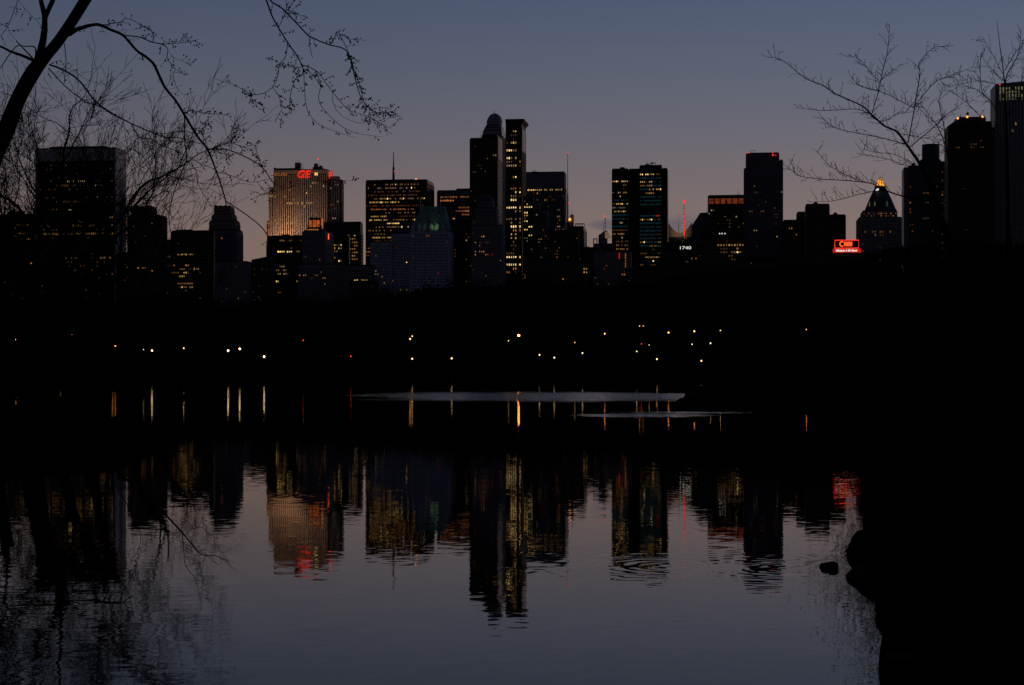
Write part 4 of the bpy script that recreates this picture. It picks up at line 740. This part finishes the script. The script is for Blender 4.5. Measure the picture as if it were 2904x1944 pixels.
# undergrowth behind the lamps: one mass nobody could count
q = MB(); me_v = []; 
rg = np.random.default_rng(5); n = 60000
d = rg.uniform(640, 1020, n); X = rg.uniform(-200, 3100, n); hh = rg.random(n)
tops = CH+(HY-skyl(X)-14)/F*d; zg = ground((X-CX)/F*d, d); zz = zg+(np.maximum(tops-zg, 3)*.93)*hh; xx = (X-CX)/F*d; s_ = rg.uniform(.9, 2.2, n)
av = rg.normal(size=(n, 3)); av /= np.linalg.norm(av, axis=1)[:, None]; bv = np.cross(av, rg.normal(size=(n, 3))); bv /= np.linalg.norm(bv, axis=1)[:, None]
c = np.stack([xx, d, zz], 1); VV = np.concatenate([c-av*s_[:, None], c+bv*s_[:, None]*.8, c+av*s_[:, None]]); 
FF = np.stack([np.arange(n), np.arange(n)+n, np.arange(n)+2*n], 1)
tag(mesh_obj('distant_wood', VV.tolist(), FF.tolist(), M['leaf']), kind='stuff')
# lamps along the paths
lm = {'w1': emat('lamp_globe_warm', (1,.62,.30), 7, False, 'AUTO'), 'w0': emat('lamp_globe_warm_dim', (1,.62,.30), 2.4, False, 'AUTO'), 'o1': emat('lamp_globe_orange', (1,.24,.035), 40, False, 'AUTO'), 'o0': emat('lamp_globe_orange_dim', (1,.30,.06), 5, False, 'AUTO'), 'r0': emat('lamp_globe_red', (1,.05,.02), 1.6, False, 'AUTO')}
LBL = {'w': 'park lamp post with warm white globe on the dark far shore', 'o': 'park lamp post with orange globe on the dark far shore', 'r': 'small red signal lamp on a post in the dark far woods'}
def place_name(x):
    for a, b_ in ((60,'at the far left edge'),(250,'below the marble-edged tower left side'),(370,'below the marble-edged tower right edge'),(460,'below the narrow apartment tower'),(560,'below the wide flat black block'),(664,'below the stepped tower left side'),(700,'below the stepped tower right side'),(800,'below the open sky gap'),(920,'below the orange-crowned hotel'),(1040,'below the sliver of sky'),(1180,'below the big slab with a mast'),(1300,'below the green-roofed hotel'),(1450,'below the domed tower'),(1500,'below the slim tallest tower'),(1600,'below the broad grey office tower'),(1700,'below the spiky tower with red-tipped mast'),(1800,'below the left dark slab'),(1890,'below the right dark slab'),(1960,'below the white digits'),(2060,'below the yellow grid block'),(2400,'below the black cluster left of the red sign')):
        if x < a: return b_
    return 'at the right'
seen = {}
for (x, y, c, k_), d in zip(LAMPS, LD):
    wx = (x-CX)/F*d; zb = gz(wx, d); zt = CH+(HY-y)/F*d; root = empty('park_lamp' if c != 'r' else 'signal_lamp', (wx, d, zb))
    key = (c, place_name(x)); seen.setdefault(key, []).append((root, y)); 
    tag(root, None, 'lamp', 'lamps on the dark far shore')
    h = zt-zb; q = MB(); q.lathe(0, 0, [(.18, 0), (.2, .25), (.09, .5), (.06, h-.45), (.12, h-.4), (.15, h-.3)], 8); q.build('post', M['char'], root)
    r_ = .215*k_**.7; q = MB(); q.lathe(0, 0, [(.1, h-r_), (r_*.8, h-r_*.6), (r_, h), (r_*.75, h+r_*.65), (.05, h+r_)], 10); q.build('globe', lm[c+('1' if (k_ >= 1.05 and c == 'w' and x < 900) or k_ > 1.5 else '0')], root)
    q = MB(); q.lathe(0, 0, [(.3*r_, h+r_*1.0+.01), (.15*r_, h+r_*1.3)], 6); q.build('finial', M['antenna'], root)
for (c, pn_), lst in seen.items():
    lst.sort(key=lambda e: e[1]); n = len(lst); wd = ['highest', 'second highest', 'third highest', 'lowest']
    for i, (root, _) in enumerate(lst):
        pre = '' if n == 1 else (('higher ' if i == 0 else 'lower ') if n == 2 else (wd[i]+' ' if i < n-1 else 'lowest '))
        root['label'] = (pre+LBL[c].replace(' on the dark far shore', '').replace(' in the dark far woods', '')+', '+pn_).strip()
# ------------------------------------------------------------------ right hand woods and near bank
rd = random.Random(77)
spots = [(11.5,36,6.5,6),(14.5,44,7.5,7),(10.5,43,5.0,5.5),(17,52,9,8),(13.8,55,6.5,7),(20,60,11,9),(16.5,66,7,8),(9.0,33.5,4.2,4.5),(12.5,30,6.0,6),(22,72,10,10),(19,80,8,9),(27,95,10,11),(25,110,8,10),(31,120,10,12),(24,92,7,9),(34,140,11,13),(29,152,8,11),(40,165,12,14),(24,46,11,9),(28,66,13,10),(36,100,14,12),(8.0,27,3.2,3.6),(9.5,24,4.2,4.2),(7.3,22,2.6,3),(10.5,19,3.6,4),(20,35,9,8)]
names = ['dense dark shrub', 'dense dark tree']
BT = lambda X: np.interp(X, [1900,2300,2400,2450,2560,2700,2904,3300], [800,760,728,700,680,665,650,640])
for i, (x, y, H, W) in enumerate(spots):
    H = min(H, 3+(HY-float(BT(CX+x/y*F))-rd.uniform(-25, 12))/F*y-gz(x, y)); H = max(H, .8); W = min(W, H*1.8)
    r_ = wood_tree(x, y, H, W, rd, 'dense black tree in the solid dark mass of the right bank, merging with its neighbours', 'dense trees on the right bank', 'bank_tree', cm=fine)
    for k in range(2):
        c = bpy.data.objects.new('crown', fine[(i+k+1) % 3]); COL.objects.link(c); c.parent = r_; c.location = (0, 0, H*(.33+.1*k)); c.scale = (W*.55, W*.55, H*.36); c.rotation_euler = (0, 0, 2*k+1)
# rocks
def rock(name, label, x, y, z, sx, sy, sz, seed, cat='rock', group=None):
    rd = random.Random(seed); bm_v = []; nU, nV = 16, 9; f = []
    ph_ = [rd.uniform(0, 6.28) for _ in range(6)]
    for j in range(nV+1):
        th = math.pi*j/nV
        for i in range(nU):
            a = 2*math.pi*i/nU; k = 1+.16*math.sin(2*a+ph_[0]+th)+.12*math.sin(3*th+ph_[1]+a)+.08*math.sin(5*a+ph_[2])+.13*rd.uniform(-1, 1)
            bm_v.append((sx*k*math.sin(th)*math.cos(a), sy*k*math.sin(th)*math.sin(a), sz*k*math.cos(th)))
    for j in range(nV):
        for i in range(nU): f.append((j*nU+i, j*nU+(i+1) % nU, (j+1)*nU+(i+1) % nU, (j+1)*nU+i))
    o = mesh_obj(name, bm_v, f, M['rock']); o.location = (x, y, z); tag(o, label, cat, group); return o
rock('shore_rock', 'large rounded dark rock jutting from the right bank over bright water', 5.76, 28.2, .1, .33, .6, .28, 1)
rock('shore_rock', 'broken dark rock at the waterline just below the jutting rounded rock', 5.08, 24.9, .0, .31, .7, .26, 2)
rock('shore_rock', 'low dark rock along the edge of the right bank near the bottom', 4.62, 20.9, .0, .26, .7, .25, 3)
rock('shore_rock', 'dark flat-topped rock at the bottom edge of the right bank', 4.02, 17.3, .0, .2, .8, .18, 4)
rock('shore_rock', 'small dark hump of rock at the tip of the far point beside the pale water', 15.4, 147, .3, 1.4, 2.5, 1.0, 5)
rock('shore_rock', 'low flat rock just left of the far point tip', 13.4, 140, .0, .7, 1.2, .35, 6)
rk = rock('water_rock', 'small dark rock with thin stalks standing alone in the water off the right bank', 4.70, 26.2, .0, .13, .22, .085, 7)
q = MB(); 
for i, (x, hh, b_) in enumerate(((-.02,.16,-.04),(.05,.13,.03),(.08,.17,.05),(.10,.12,.04),(-.04,.1,-.06))): q.tube([(x, 0, .03), (x+b_*.6, 0, hh*.6), (x+b_*.2, .02, hh+.03)], .0022, 3)
q.build('dry_stalk', M['twig'], rk)
def stub(label, x, y, z, pts, r, name='dead_branch', cat='branch'):
    q = MB(); q.tube(pts, [r*(1-.6*i/(len(pts)-1)) for i in range(len(pts))], 6); o = q.build(name, M['bark']); o.location = (x, y, z); tag(o, label, cat); return o
stub('short upright stump sticking up from the jutting rounded rock', 5.66, 28.3, .40, [(0,0,0),(-.02,0,.12),(-.03,0,.24)], .05, 'stump', 'stump')
q = MB(); rd = random.Random(9)
for i in range(9):
    a = Vector((0, 0, 0)); ptsx = [a]; dd = Vector((-1, rd.uniform(-.5, .5), rd.uniform(-.6, .9))).normalized()
    for k in range(5): dd = (dd+Vector((rd.gauss(0, .35), rd.gauss(0, .3), rd.gauss(0, .45)-.08))).normalized(); ptsx.append(ptsx[-1]+dd*rd.uniform(.05, .09))
    q.tube(ptsx, .0035, 3)
o = q.build('brush_tangle', M['twig']); o.location = (5.40, 28.3, .12); tag(o, 'tangle of thin dry twigs reaching left off the jutting rounded rock', 'twigs')
# ------------------------------------------------------------------ traced foreground branches with their own depth
def catmull(p, n=5):
    out_ = []; P_ = [p[0]]+list(p)+[p[-1]]
    for i in range(1, len(P_)-2):
        a, b_, c, d = (np.array(P_[i+k], float) for k in (-1, 0, 1, 2))
        for k in range(n):
            u = k/n; out_.append(.5*((2*b_)+(-a+c)*u+(2*a-5*b_+4*c-d)*u*u+(-a+3*b_-3*c+d)*u**3))
    out_.append(np.array(p[-1], float)); return out_
class Limbs:
    def __init__(s, D0, seed, root): s.D0 = D0; s.rd = random.Random(seed); s.root = root
    def dep(s, x, y): return s.D0*(1+.09*math.sin(x*.0055+1)+.06*math.sin(y*.0075+.5))
    def wp(s, x, y, off=0): return P(x, y, s.dep(x, y)+off)
    def tube(s, q, pts, off0=0, off1=0, sides=6, jit=.4):
        ps = catmull(pts); n = len(ps); W = []; Rr = []
        for i, p in enumerate(ps):
            j = jit if 0 < i < n-1 else 0; d_ = off0+(off1-off0)*i/(n-1); dd = s.dep(p[0], p[1])+d_
            W.append(P(p[0]+s.rd.uniform(-j, j), p[1]+s.rd.uniform(-j, j), dd)); Rr.append(max(.35, p[2]/2)*dd/F)
        q.tube(W, Rr, sides); return ps
    def twigs(s, q, ps, dens, ln=(14, 40), berry=.5, bias=(0, -.2), off=0, bs=2.4, upd=False, w=1.2):
        rd = s.rd; L_ = 0
        for i in range(len(ps)-1):
            seg = math.hypot(ps[i+1][0]-ps[i][0], ps[i+1][1]-ps[i][1])
            if rd.random() > seg*dens: continue
            x, y = ps[i][0], ps[i][1]; tx, ty = (ps[i+1][0]-x)/max(seg, .1), (ps[i+1][1]-y)/max(seg, .1); sgn = rd.choice((-1, 1)); an = rd.uniform(.5, 1.2)*sgn
            dx, dy = tx*math.cos(an)-ty*math.sin(an)+bias[0], tx*math.sin(an)+ty*math.cos(an)+bias[1]
            if upd and dy > 0: dy = -dy
            m = math.hypot(dx, dy)+.01; dx, dy = dx/m, dy/m; Ln = rd.uniform(*ln); pts = [(x, y, w*1.2)]; o_ = rd.uniform(-.5, .5); cx_, cy_ = x, y
            for k in range(3):
                dx += rd.uniform(-.35, .35); dy += rd.uniform(-.35, .35); m = math.hypot(dx, dy)+.01; dx, dy = dx/m, dy/m
                cx_ += dx*Ln/3; cy_ += dy*Ln/3; pts.append((cx_, cy_, w*(1-.2*k)))
                if rd.random() < berry:
                    d_ = s.dep(cx_, cy_)+o_*(k+1)/3; q.blob(P(cx_+rd.uniform(-2, 2), cy_+rd.uniform(0, 4), d_), rd.uniform(.7, 1.2)*bs*d_/F)
            if rd.random() < .6:
                bx, by = pts[2][0], pts[2][1]; e = (bx+rd.uniform(-12, 12), by+rd.uniform(-12, 10)); s.tube(q, [(bx, by, w*.9), (*e, w*.7)], o_*.6, o_*.8, 3)
                if rd.random() < berry+.2: q.blob(P(e[0], e[1], s.dep(*e)+o_*.8), bs*s.dep(*e)/F)
            s.tube(q, pts, 0, o_, 3)
    def branch(s, pts, dens=0, name='branch', **k):
        q = MB(); ps = s.tube(q, pts, sides=8 if pts[0][2] > 6 else 5)
        if dens: s.twigs(q, ps, dens, **k)
        return q.build(name, M['bark'] if pts[0][2] > 6 else M['twig'], s.root, pts[0][2] > 6)
tw = empty('leaning_tree', (-6.55, 13.9, gz(-6.55, 13.9))); tag(tw, 'near leafless tree leaning in from the left edge, thick limb and long drooping podded branches', 'tree')
Lm = Limbs(14, 5, None)
class _W: pass
def limb_root(root):
    for o in list(root.children): pass
created_before = set(bpy.data.objects.keys())
q = MB(); b0 = Vector((-6.55, 13.9, gz(-6.55, 13.9)-.2)); ps = [(-40,480,56),(10,385,50),(49,287,44),(92,208,44),(128,162,34),(165,118,31),(206,58,31),(242,0,31),(300,-95,29),(380,-200,24),(470,-290,18),(600,-300,12),(690,-200,8)]
pw_ = catmull(ps); W = [b0, b0+Vector((.6, 0, 1.6)), Lm.wp(-140, 640)]+[Lm.wp(p[0], p[1]) for p in pw_]; rs = [.26, .2, .16]+[p[2]/2*Lm.dep(p[0], p[1])/F for p in pw_]
q.tube(W, rs, 12); Lm.root = None; trunk = q.build('trunk', M['bark'], None, True)
Lm.branch([(97,196,26),(112,158,24),(121,120,21),(126,86,19),(126,45,16),(116,0,13),(108,-60,12)], name='bough')
Lm.branch([(126,60,14),(134,36,14),(150,0,14),(172,-60,12)], name='bough')
tbz = dict(berry=.55, ln=(12, 34))
Lm.branch([(95,172,9),(57,156,8),(31,147,7),(3,133,6),(-25,128,6)], .01)
Lm.branch([(32,147,3),(0,195,2.5),(-20,215,2)]); Lm.branch([(33,146,3),(50,130,3),(70,132,3),(99,135,4),(100,165,4)]); Lm.branch([(46,117,3),(70,142,4),(93,166,5)])
Lm.branch([(55,-20,2),(51,0,2),(36,40,2),(22,75,2),(0,106,1.5)], .03, **tbz); Lm.branch([(22,75,1.5),(30,96,1.3),(50,118,1)], .02); Lm.branch([(51,0,1.2),(75,30,1.2),(92,48,1),(110,65,.8)], .08, **tbz)
Lm.branch([(196,96,17),(214,86,13),(230,80,12),(275,70,9),(316,86,8),(350,102,7.5),(387,143,7.5),(433,179,8),(465,244,7.5),(499,287,7),(525,330,7),(562,390,6.5),(588,424,6),(614,487,4.5),(628,530,4),(640,571,3.8),(641,590,2.2)], .012, **tbz)
Lm.branch([(640,571,3.6),(670,590,3.4),(724,629,3.2),(756,664,3),(757,695,2)], .02, **tbz)
Lm.branch([(350,101,3.5),(396,106,3.5),(430,120,3),(459,126,3),(476,141,2.5),(474,166,2.3),(496,195,2),(491,212,1.8),(502,250,1.4),(525,273,1)], .05, **tbz)
Lm.branch([(459,126,1.8),(505,123,1.5),(540,117,1.2),(565,112,.9)], .08, **tbz); Lm.branch([(434,120,2.6),(434,95,2.3),(420,80,2.1),(402,76,2),(379,59,1.8),(350,53,1.2)], .07, **tbz)
Lm.branch([(275,70,2.8),(300,70,2.6),(349,62,2)], .07, **tbz); Lm.branch([(480,150,1.3),(495,165,1.2),(520,175,1),(548,193,.8)], .06, **tbz); Lm.branch([(492,205,1.2),(510,208,1),(533,212,.9)], .04, **tbz)
Lm.branch([(523,330,3.4),(524,402,3.3),(529,456,3.3),(507,506,3),(488,567,2.7),(479,610,2.4),(484,660,2)], .02, berry=.2, ln=(15, 50)); Lm.branch([(529,456,2.6),(555,484,2.3),(561,519,2),(575,548,1.6),(610,600,1)], .03, **tbz)
Lm.branch([(140,184,5),(186,202,5.5),(227,232,5),(270,287,5),(316,321,5),(373,351,4),(430,376,3.5),(470,390,3),(512,392,2.4),(579,412,1.6)], .03, berry=.35, ln=(15, 40))
Lm.branch([(440,380,2.5),(480,378,2.2),(520,374,2),(570,380,1.6),(610,372,1)], .06, **tbz); Lm.branch([(460,388,2),(500,404,1.8),(545,402,1.6),(590,415,1.3)], .05, **tbz)
Lm.branch([(138,194,3.5),(184,244,3),(244,290,3),(281,301,2.5),(330,335,1.5)], .03, berry=.1, ln=(20, 60)); Lm.branch([(373,353,3.4),(396,390,3),(425,394,2.6),(459,413,2.3),(520,438,2),(570,465,1.8),(614,482,1.4)], .04, **tbz)
Lm.branch([(395,388,2.4),(376,410,2.2),(372,440,2),(390,475,1.8),(420,500,1.5)], .03, berry=.2, ln=(15, 45))
Lm.branch([(182,123,2.6),(187,172,2.5),(182,238,2)], .01); Lm.branch([(181,188,1.4),(215,205,1.2),(250,228,1),(300,238,.7)], .02, berry=0)
Lm.branch([(588,423,4),(615,424,4),(641,424,4),(681,439,3.5),(716,456,3.5),(745,476,3),(775,517,2.5),(818,533,1.5),(845,520,.8)], .05, **tbz)
Lm.branch([(743,476,1.6),(736,450,1.5),(724,420,1.2),(710,405,1)], .15, berry=.8, ln=(8, 26)); Lm.branch([(616,488,2),(654,498,1.8),(708,517,1.6),(756,510,1.3),(800,500,.9)], .07, **tbz)
Lm.branch([(613,487,2.2),(600,515,2),(586,541,1.4)], .03, **tbz); Lm.branch([(785,545,1.2),(772,543,1.2),(740,552,1),(708,569,.8)], .1, **tbz); Lm.branch([(657,425,2),(658,400,1.8),(662,375,1.4),(668,352,1)], .12, berry=.8, ln=(10, 30))
Lm.branch([(577,405,2),(576,375,1.8),(582,350,1.5),(600,345,1)], .12, berry=.8, ln=(10, 28)); Lm.branch([(521,330,2),(530,318,2),(545,315,1.8),(582,321,1.5),(645,327,1)], .09, berry=.8, ln=(6, 14))
Lm.branch([(595,424,2.2),(640,405,1.8),(670,385,1.5),(700,365,1)], .08, **tbz); Lm.branch([(600,425,2),(640,440,1.6),(660,465,1.2)], .1, **tbz)
Lm.branch([(860,495,.9),(890,512,1),(925,514,1),(975,513,.8),(1010,512,.6)], .05, berry=.9, ln=(5, 12)); Lm.branch([(830,528,.8),(860,495,.9)], 0)
# upper centre spray, hanging from the same limb
Lm.branch([(640,-275,7),(700,-150,6),(738,-50,5),(755,0,4.6),(776,55,4.2),(815,120,4),(838,152,3.5),(859,188,3)], .03, **tbz)
Lm.branch([(700,-150,6),(735,-50,5),(765,0,4.6),(805,29,4.5),(861,88,4.2),(880,105,4),(932,127,3.5),(981,143,3.5),(1000,195,3.2),(1016,256,3),(1036,295,2.5),(1065,318,2),(1090,322,1.6),(1114,315,1.2)], .05, berry=.8, ln=(10, 30))
Lm.branch([(983,145,2.5),(996,170,2.4),(1005,200,2.2),(1020,240,2),(1030,285,1.6)], .22, berry=.85, ln=(10, 30), bias=(.5, .1)); Lm.branch([(1036,293,1.8),(1060,320,1.6),(1100,318,1.4),(1128,325,1)], .25, berry=.9, ln=(8, 24))
Lm.branch([(1046,300,1.6),(1052,335,1.3),(1080,350,1),(1110,365,.8)], .14, **tbz)
Lm.branch([(815,123,2.6),(810,162,2.4),(794,182,2.3),(786,221,2.2),(773,247,2.1),(750,264,2),(718,269,2),(692,256,1.8),(653,238,1.4),(608,224,.8)], .05, berry=.7, ln=(8, 24))
Lm.branch([(718,269,1.4),(712,280,1.4),(735,295,1.2),(758,310,.9)], .15, berry=.9, ln=(6, 16)); Lm.branch([(773,247,1.6),(799,292,1.6),(796,318,1.4),(786,328,1.2),(805,355,.9)], .08, berry=.8, ln=(8, 22))
Lm.branch([(859,188,2.6),(857,214,2.4),(838,224,2.2),(822,276,2),(822,308,1.6),(812,335,1.1)], .09, berry=.8, ln=(8, 24)); Lm.branch([(861,200,2),(867,292,1.9),(880,328,1.8),(906,354,1.6),(951,373,1.2),(1010,392,.8)], .03, berry=.7, ln=(6, 18))
Lm.branch([(859,186,3),(896,201,2.5),(925,237,2.2),(968,292,2),(994,315,1.7),(1045,331,1.4),(1097,362,.9)], .05, **tbz); Lm.branch([(895,201,2.1),(909,240,2),(906,292,1.9),(958,350,1.6),(1010,378,1.2),(1088,389,.7)], .025, berry=.6, ln=(6, 18))
Lm.branch([(943,258,1.6),(945,292,1.5),(968,328,1.4),(1016,349,1.2),(1049,344,.9)], .02); Lm.branch([(877,107,2.1),(880,140,2),(887,165,1.4)]); Lm.branch([(937,126,2.6),(948,110,2.3),(956,91,2.1),(968,108,2),(984,140,2),(995,165,1.5)], .06, **tbz)
Lm.branch([(956,92,1.2),(985,108,1.1),(1020,114,.9),(1048,114,.6)], .08, berry=.7, ln=(4, 12)); Lm.branch([(790,78,2),(803,52,1.9),(812,29,1.8),(810,-6,1.6)], .05, **tbz); Lm.branch([(860,190,1.4),(830,192,1.2),(800,185,1),(765,162,.7)], .16, berry=.8, ln=(6, 18))
Lm.branch([(862,195,1.5),(890,215,1.3),(905,240,1)], .2, berry=.8, ln=(6, 20)); Lm.branch([(812,29,1.2),(840,36,1),(862,60,.8)], .1, **tbz)
# low drooping bough over the water
Lm2 = Limbs(12.5, 8, None)
Lm2.branch([(-420,1000,14),(-200,1060,12),(0,1130,10),(200,1240,8),(340,1345,6.5),(429,1420,5.5),(472,1463,5),(515,1509,4.6),(545,1545,3.8),(571,1573,3),(620,1580,1.6),(673,1622,.9)], .03, berry=0, ln=(15, 50), bias=(.3, .3))
Lm2.branch([(517,1510,2.6),(521,1560,2.3),(527,1605,2),(556,1645,1.6),(565,1690,1.2),(574,1728,.8)], .04, berry=0, ln=(15, 40)); Lm2.branch([(528,1515,2),(550,1500,1.7),(577,1498,1.5),(600,1530,1.3),(625,1560,1.1),(650,1600,.8)], .05, berry=0, ln=(15, 40)); Lm2.branch([(535,1520,1.8),(560,1560,1.6),(585,1575,1.4),(560,1615,1.2),(556,1660,.9)], .04, berry=0, ln=(15, 40))
Lm2.branch([(300,1320,3),(330,1380,3),(365,1440,2.6),(400,1525,2),(372,1595,1.2)], .0); Lm2.branch([(240,1270,4),(290,1450,3),(330,1620,2.4),(362,1680,2),(378,1740,1.5),(392,1790,1)], .02, berry=0, ln=(15, 35))
for n_ in set(bpy.data.objects.keys())-created_before:
    o = bpy.data.objects[n_]; o.parent = tw; o.matrix_parent_inverse = Matrix.Translation(-tw.location)
# right tree
def tree_from(name, label, base, D0, seed, specs, trunk_pts):
    root = empty(name, base); tag(root, label, 'tree'); before = set(bpy.data.objects.keys()); Lr = Limbs(D0, seed, None)
    q = MB(); pc = catmull(trunk_pts); bv_ = Vector(base)-Vector((0, 0, .2)); W = [bv_]+[Lr.wp(p[0], p[1]) for p in pc]; rs = [pc[0][2]/2*Lr.dep(pc[0][0], pc[0][1])/F*1.5]+[p[2]/2*Lr.dep(p[0], p[1])/F for p in pc]; q.tube(W, rs, 8); q.build('trunk', M['bark'], None, True)
    for pts, dn, kk in specs: Lr.branch(pts, dn*1.9, **kk)
    for n_ in set(bpy.data.objects.keys())-before:
        o = bpy.data.objects[n_]; o.parent = root; o.matrix_parent_inverse = Matrix.Translation(-root.location)
u = dict(berry=.4, ln=(12, 46), bias=(0, -.5), bs=1.3, upd=True, w=1.35)
sp = [([(2602,455,9),(2571,410,7),(2544,375,6),(2506,356,5.5),(2471,325,5),(2441,299,4),(2372,268,3.5),(2334,243,3),(2284,222,2.4),(2219,172,1.6),(2177,163,.9)], .13, u),
 ([(2473,322,2.6),(2491,260,2.5),(2506,191,2.4),(2517,145,2),(2523,69,.9)], .09, dict(u, upd=False)), ([(2575,406,3.5),(2590,325,3),(2598,276,3),(2609,214,2.5),(2607,180,2),(2644,138,1.5),(2674,132,.8)], .08, dict(u, upd=False)),
 ([(2590,306,2.5),(2648,237,2.3),(2686,218,1.8),(2770,188,.8)], .08, u), ([(2590,306,2.2),(2550,285,2),(2517,268,2),(2483,256,1.8),(2441,245,1.5),(2414,222,.8)], .12, u),
 ([(2494,233,1.5),(2470,205,1.3),(2445,176,1.2),(2410,157,.7)], .1, u), ([(2498,230,1.5),(2525,205,1.2),(2560,180,.8)], .05, u), ([(2471,325,2.5),(2426,310,2.1),(2338,314,1.8),(2253,306,.8)], .05, u),
 ([(2571,410,2.6),(2494,390,2.4),(2395,371,2),(2357,356,1.7),(2328,329,.8)], .1, u), ([(2582,417,3),(2644,364,2.5),(2686,325,2),(2747,283,.9)], .09, u),
 ([(2640,570,5),(2571,559,4),(2517,543,3.5),(2479,524,3),(2449,517,3),(2390,512,2.6),(2334,509,2.4),(2272,501,1.8),(2250,488,1.5),(2234,473,.8)], .15, u), ([(2517,543,2.2),(2479,543,2),(2418,557,1.9),(2364,570,1.6),(2295,574,.8)], .05, u),
 ([(2433,513,2),(2387,490,1.8),(2349,467,1.5),(2315,427,.8)], .16, u), ([(2610,478,2.4),(2571,471,2),(2517,452,1.7),(2456,440,1.3),(2440,425,.8)], .12, u), ([(2600,470,2),(2540,440,1.5),(2480,432,1.2),(2442,422,.8)], .08, u),
 ([(2720,520,4),(2690,450,3),(2667,375,2.5),(2628,318,2),(2609,291,1.3)], .14, dict(u, upd=False, ln=(15, 50))), ([(2700,460,3),(2686,421,2.5),(2674,344,2.1),(2663,283,1.7),(2680,240,.9)], .14, dict(u, upd=False, ln=(15, 50))),
 ([(2470,330,1.5),(2500,345,1.4),(2545,325,1.2),(2585,318,1)], .25, u), ([(2545,378,2),(2600,388,1.7),(2650,400,1.4),(2690,430,1)], .2, dict(u, upd=False)), ([(2600,300,1.8),(2640,340,1.5),(2680,375,1.2),(2700,410,1)], .15, dict(u, upd=False, ln=(15, 45)))]
tree_from('overhanging_tree', 'bare tree on the right bank whose long fine branches reach left across the sky', (7.0, 24.5, gz(7.0, 24.5)), 25, 12, sp, [(2820,1050,34),(2740,860,28),(2690,680,22),(2660,600,18),(2632,509,13),(2602,455,9)])
sp = [([(2850,245,3.4),(2858,207,3),(2885,161,2.5),(2893,120,1.6),(2896,84,.8)], .05, dict(u, upd=False)), ([(2850,200,2.4),(2880,150,2),(2910,118,1.5),(2940,90,1)], .04, u), ([(2847,230,1.6),(2801,184,1.4),(2782,153,.9)], .05, u),
 ([(2825,320,2.4),(2812,290,2.1),(2785,260,2),(2780,200,1.6),(2782,150,.8)], .07, dict(u, upd=False)), ([(2843,210,1.6),(2808,142,1.2),(2785,103,.7)], .03, u), ([(2822,240,1.2),(2780,230,1.1),(2720,240,1),(2690,250,.7)], .08, u), ([(2812,290,1.6),(2770,255,1.4),(2740,245,1.1),(2700,215,.7)], .1, u),
 ([(2840,390,3),(2780,330,2.2),(2740,290,1.6),(2700,260,1)], .12, dict(u, upd=False, ln=(15, 45))), ([(2856,330,3),(2890,260,2),(2904,200,1.4),(2930,160,1)], .1, u)]
tree_from('upright_tree', 'bare tree at the right edge with thin upright shoots before the lit glass tower', (8.6, 29.5, gz(8.6, 29.5)), 30, 31, sp, [(2880,1000,30),(2862,720,18),(2858,600,12),(2856,480,10),(2854,367,8),(2851,290,5.5),(2850,245,4),(2843,184,3),(2835,126,2),(2827,57,1)])
# bank shrubs with twigs, right side foreground
for i, (x, y, H) in enumerate(((5.9,28.5,1.1),(5.6,23.5,.9),(7.2,30.5,1.6))):
    rd = random.Random(200+i); root = empty('bank_bush', (x, y, gz(x, y)-.05)); tag(root, ['low bare bush on the right bank between the two rocks','small bare bush on the right bank lowest in the picture','taller bare bush behind the jutting rounded rock'][i], 'bush')
    for k in range(5): q = MB(); grow(q, Vector((rd.uniform(-.1, .1), rd.uniform(-.1, .1), 0)), Vector((rd.uniform(-.8, .8), rd.uniform(-.6, .6), 1)), H*.35, .012, 3, rd, .6, .1, (2, 3), .003); q.build('stem', M['twig'], root)
for o in bpy.data.objects:
    if not o.parent and o.get('label') and len(o['label'].split()) > 16: print('LONG', len(o['label'].split()), o['label'])
print('TREES', cnt, 'OBJECTS', len(bpy.data.objects))
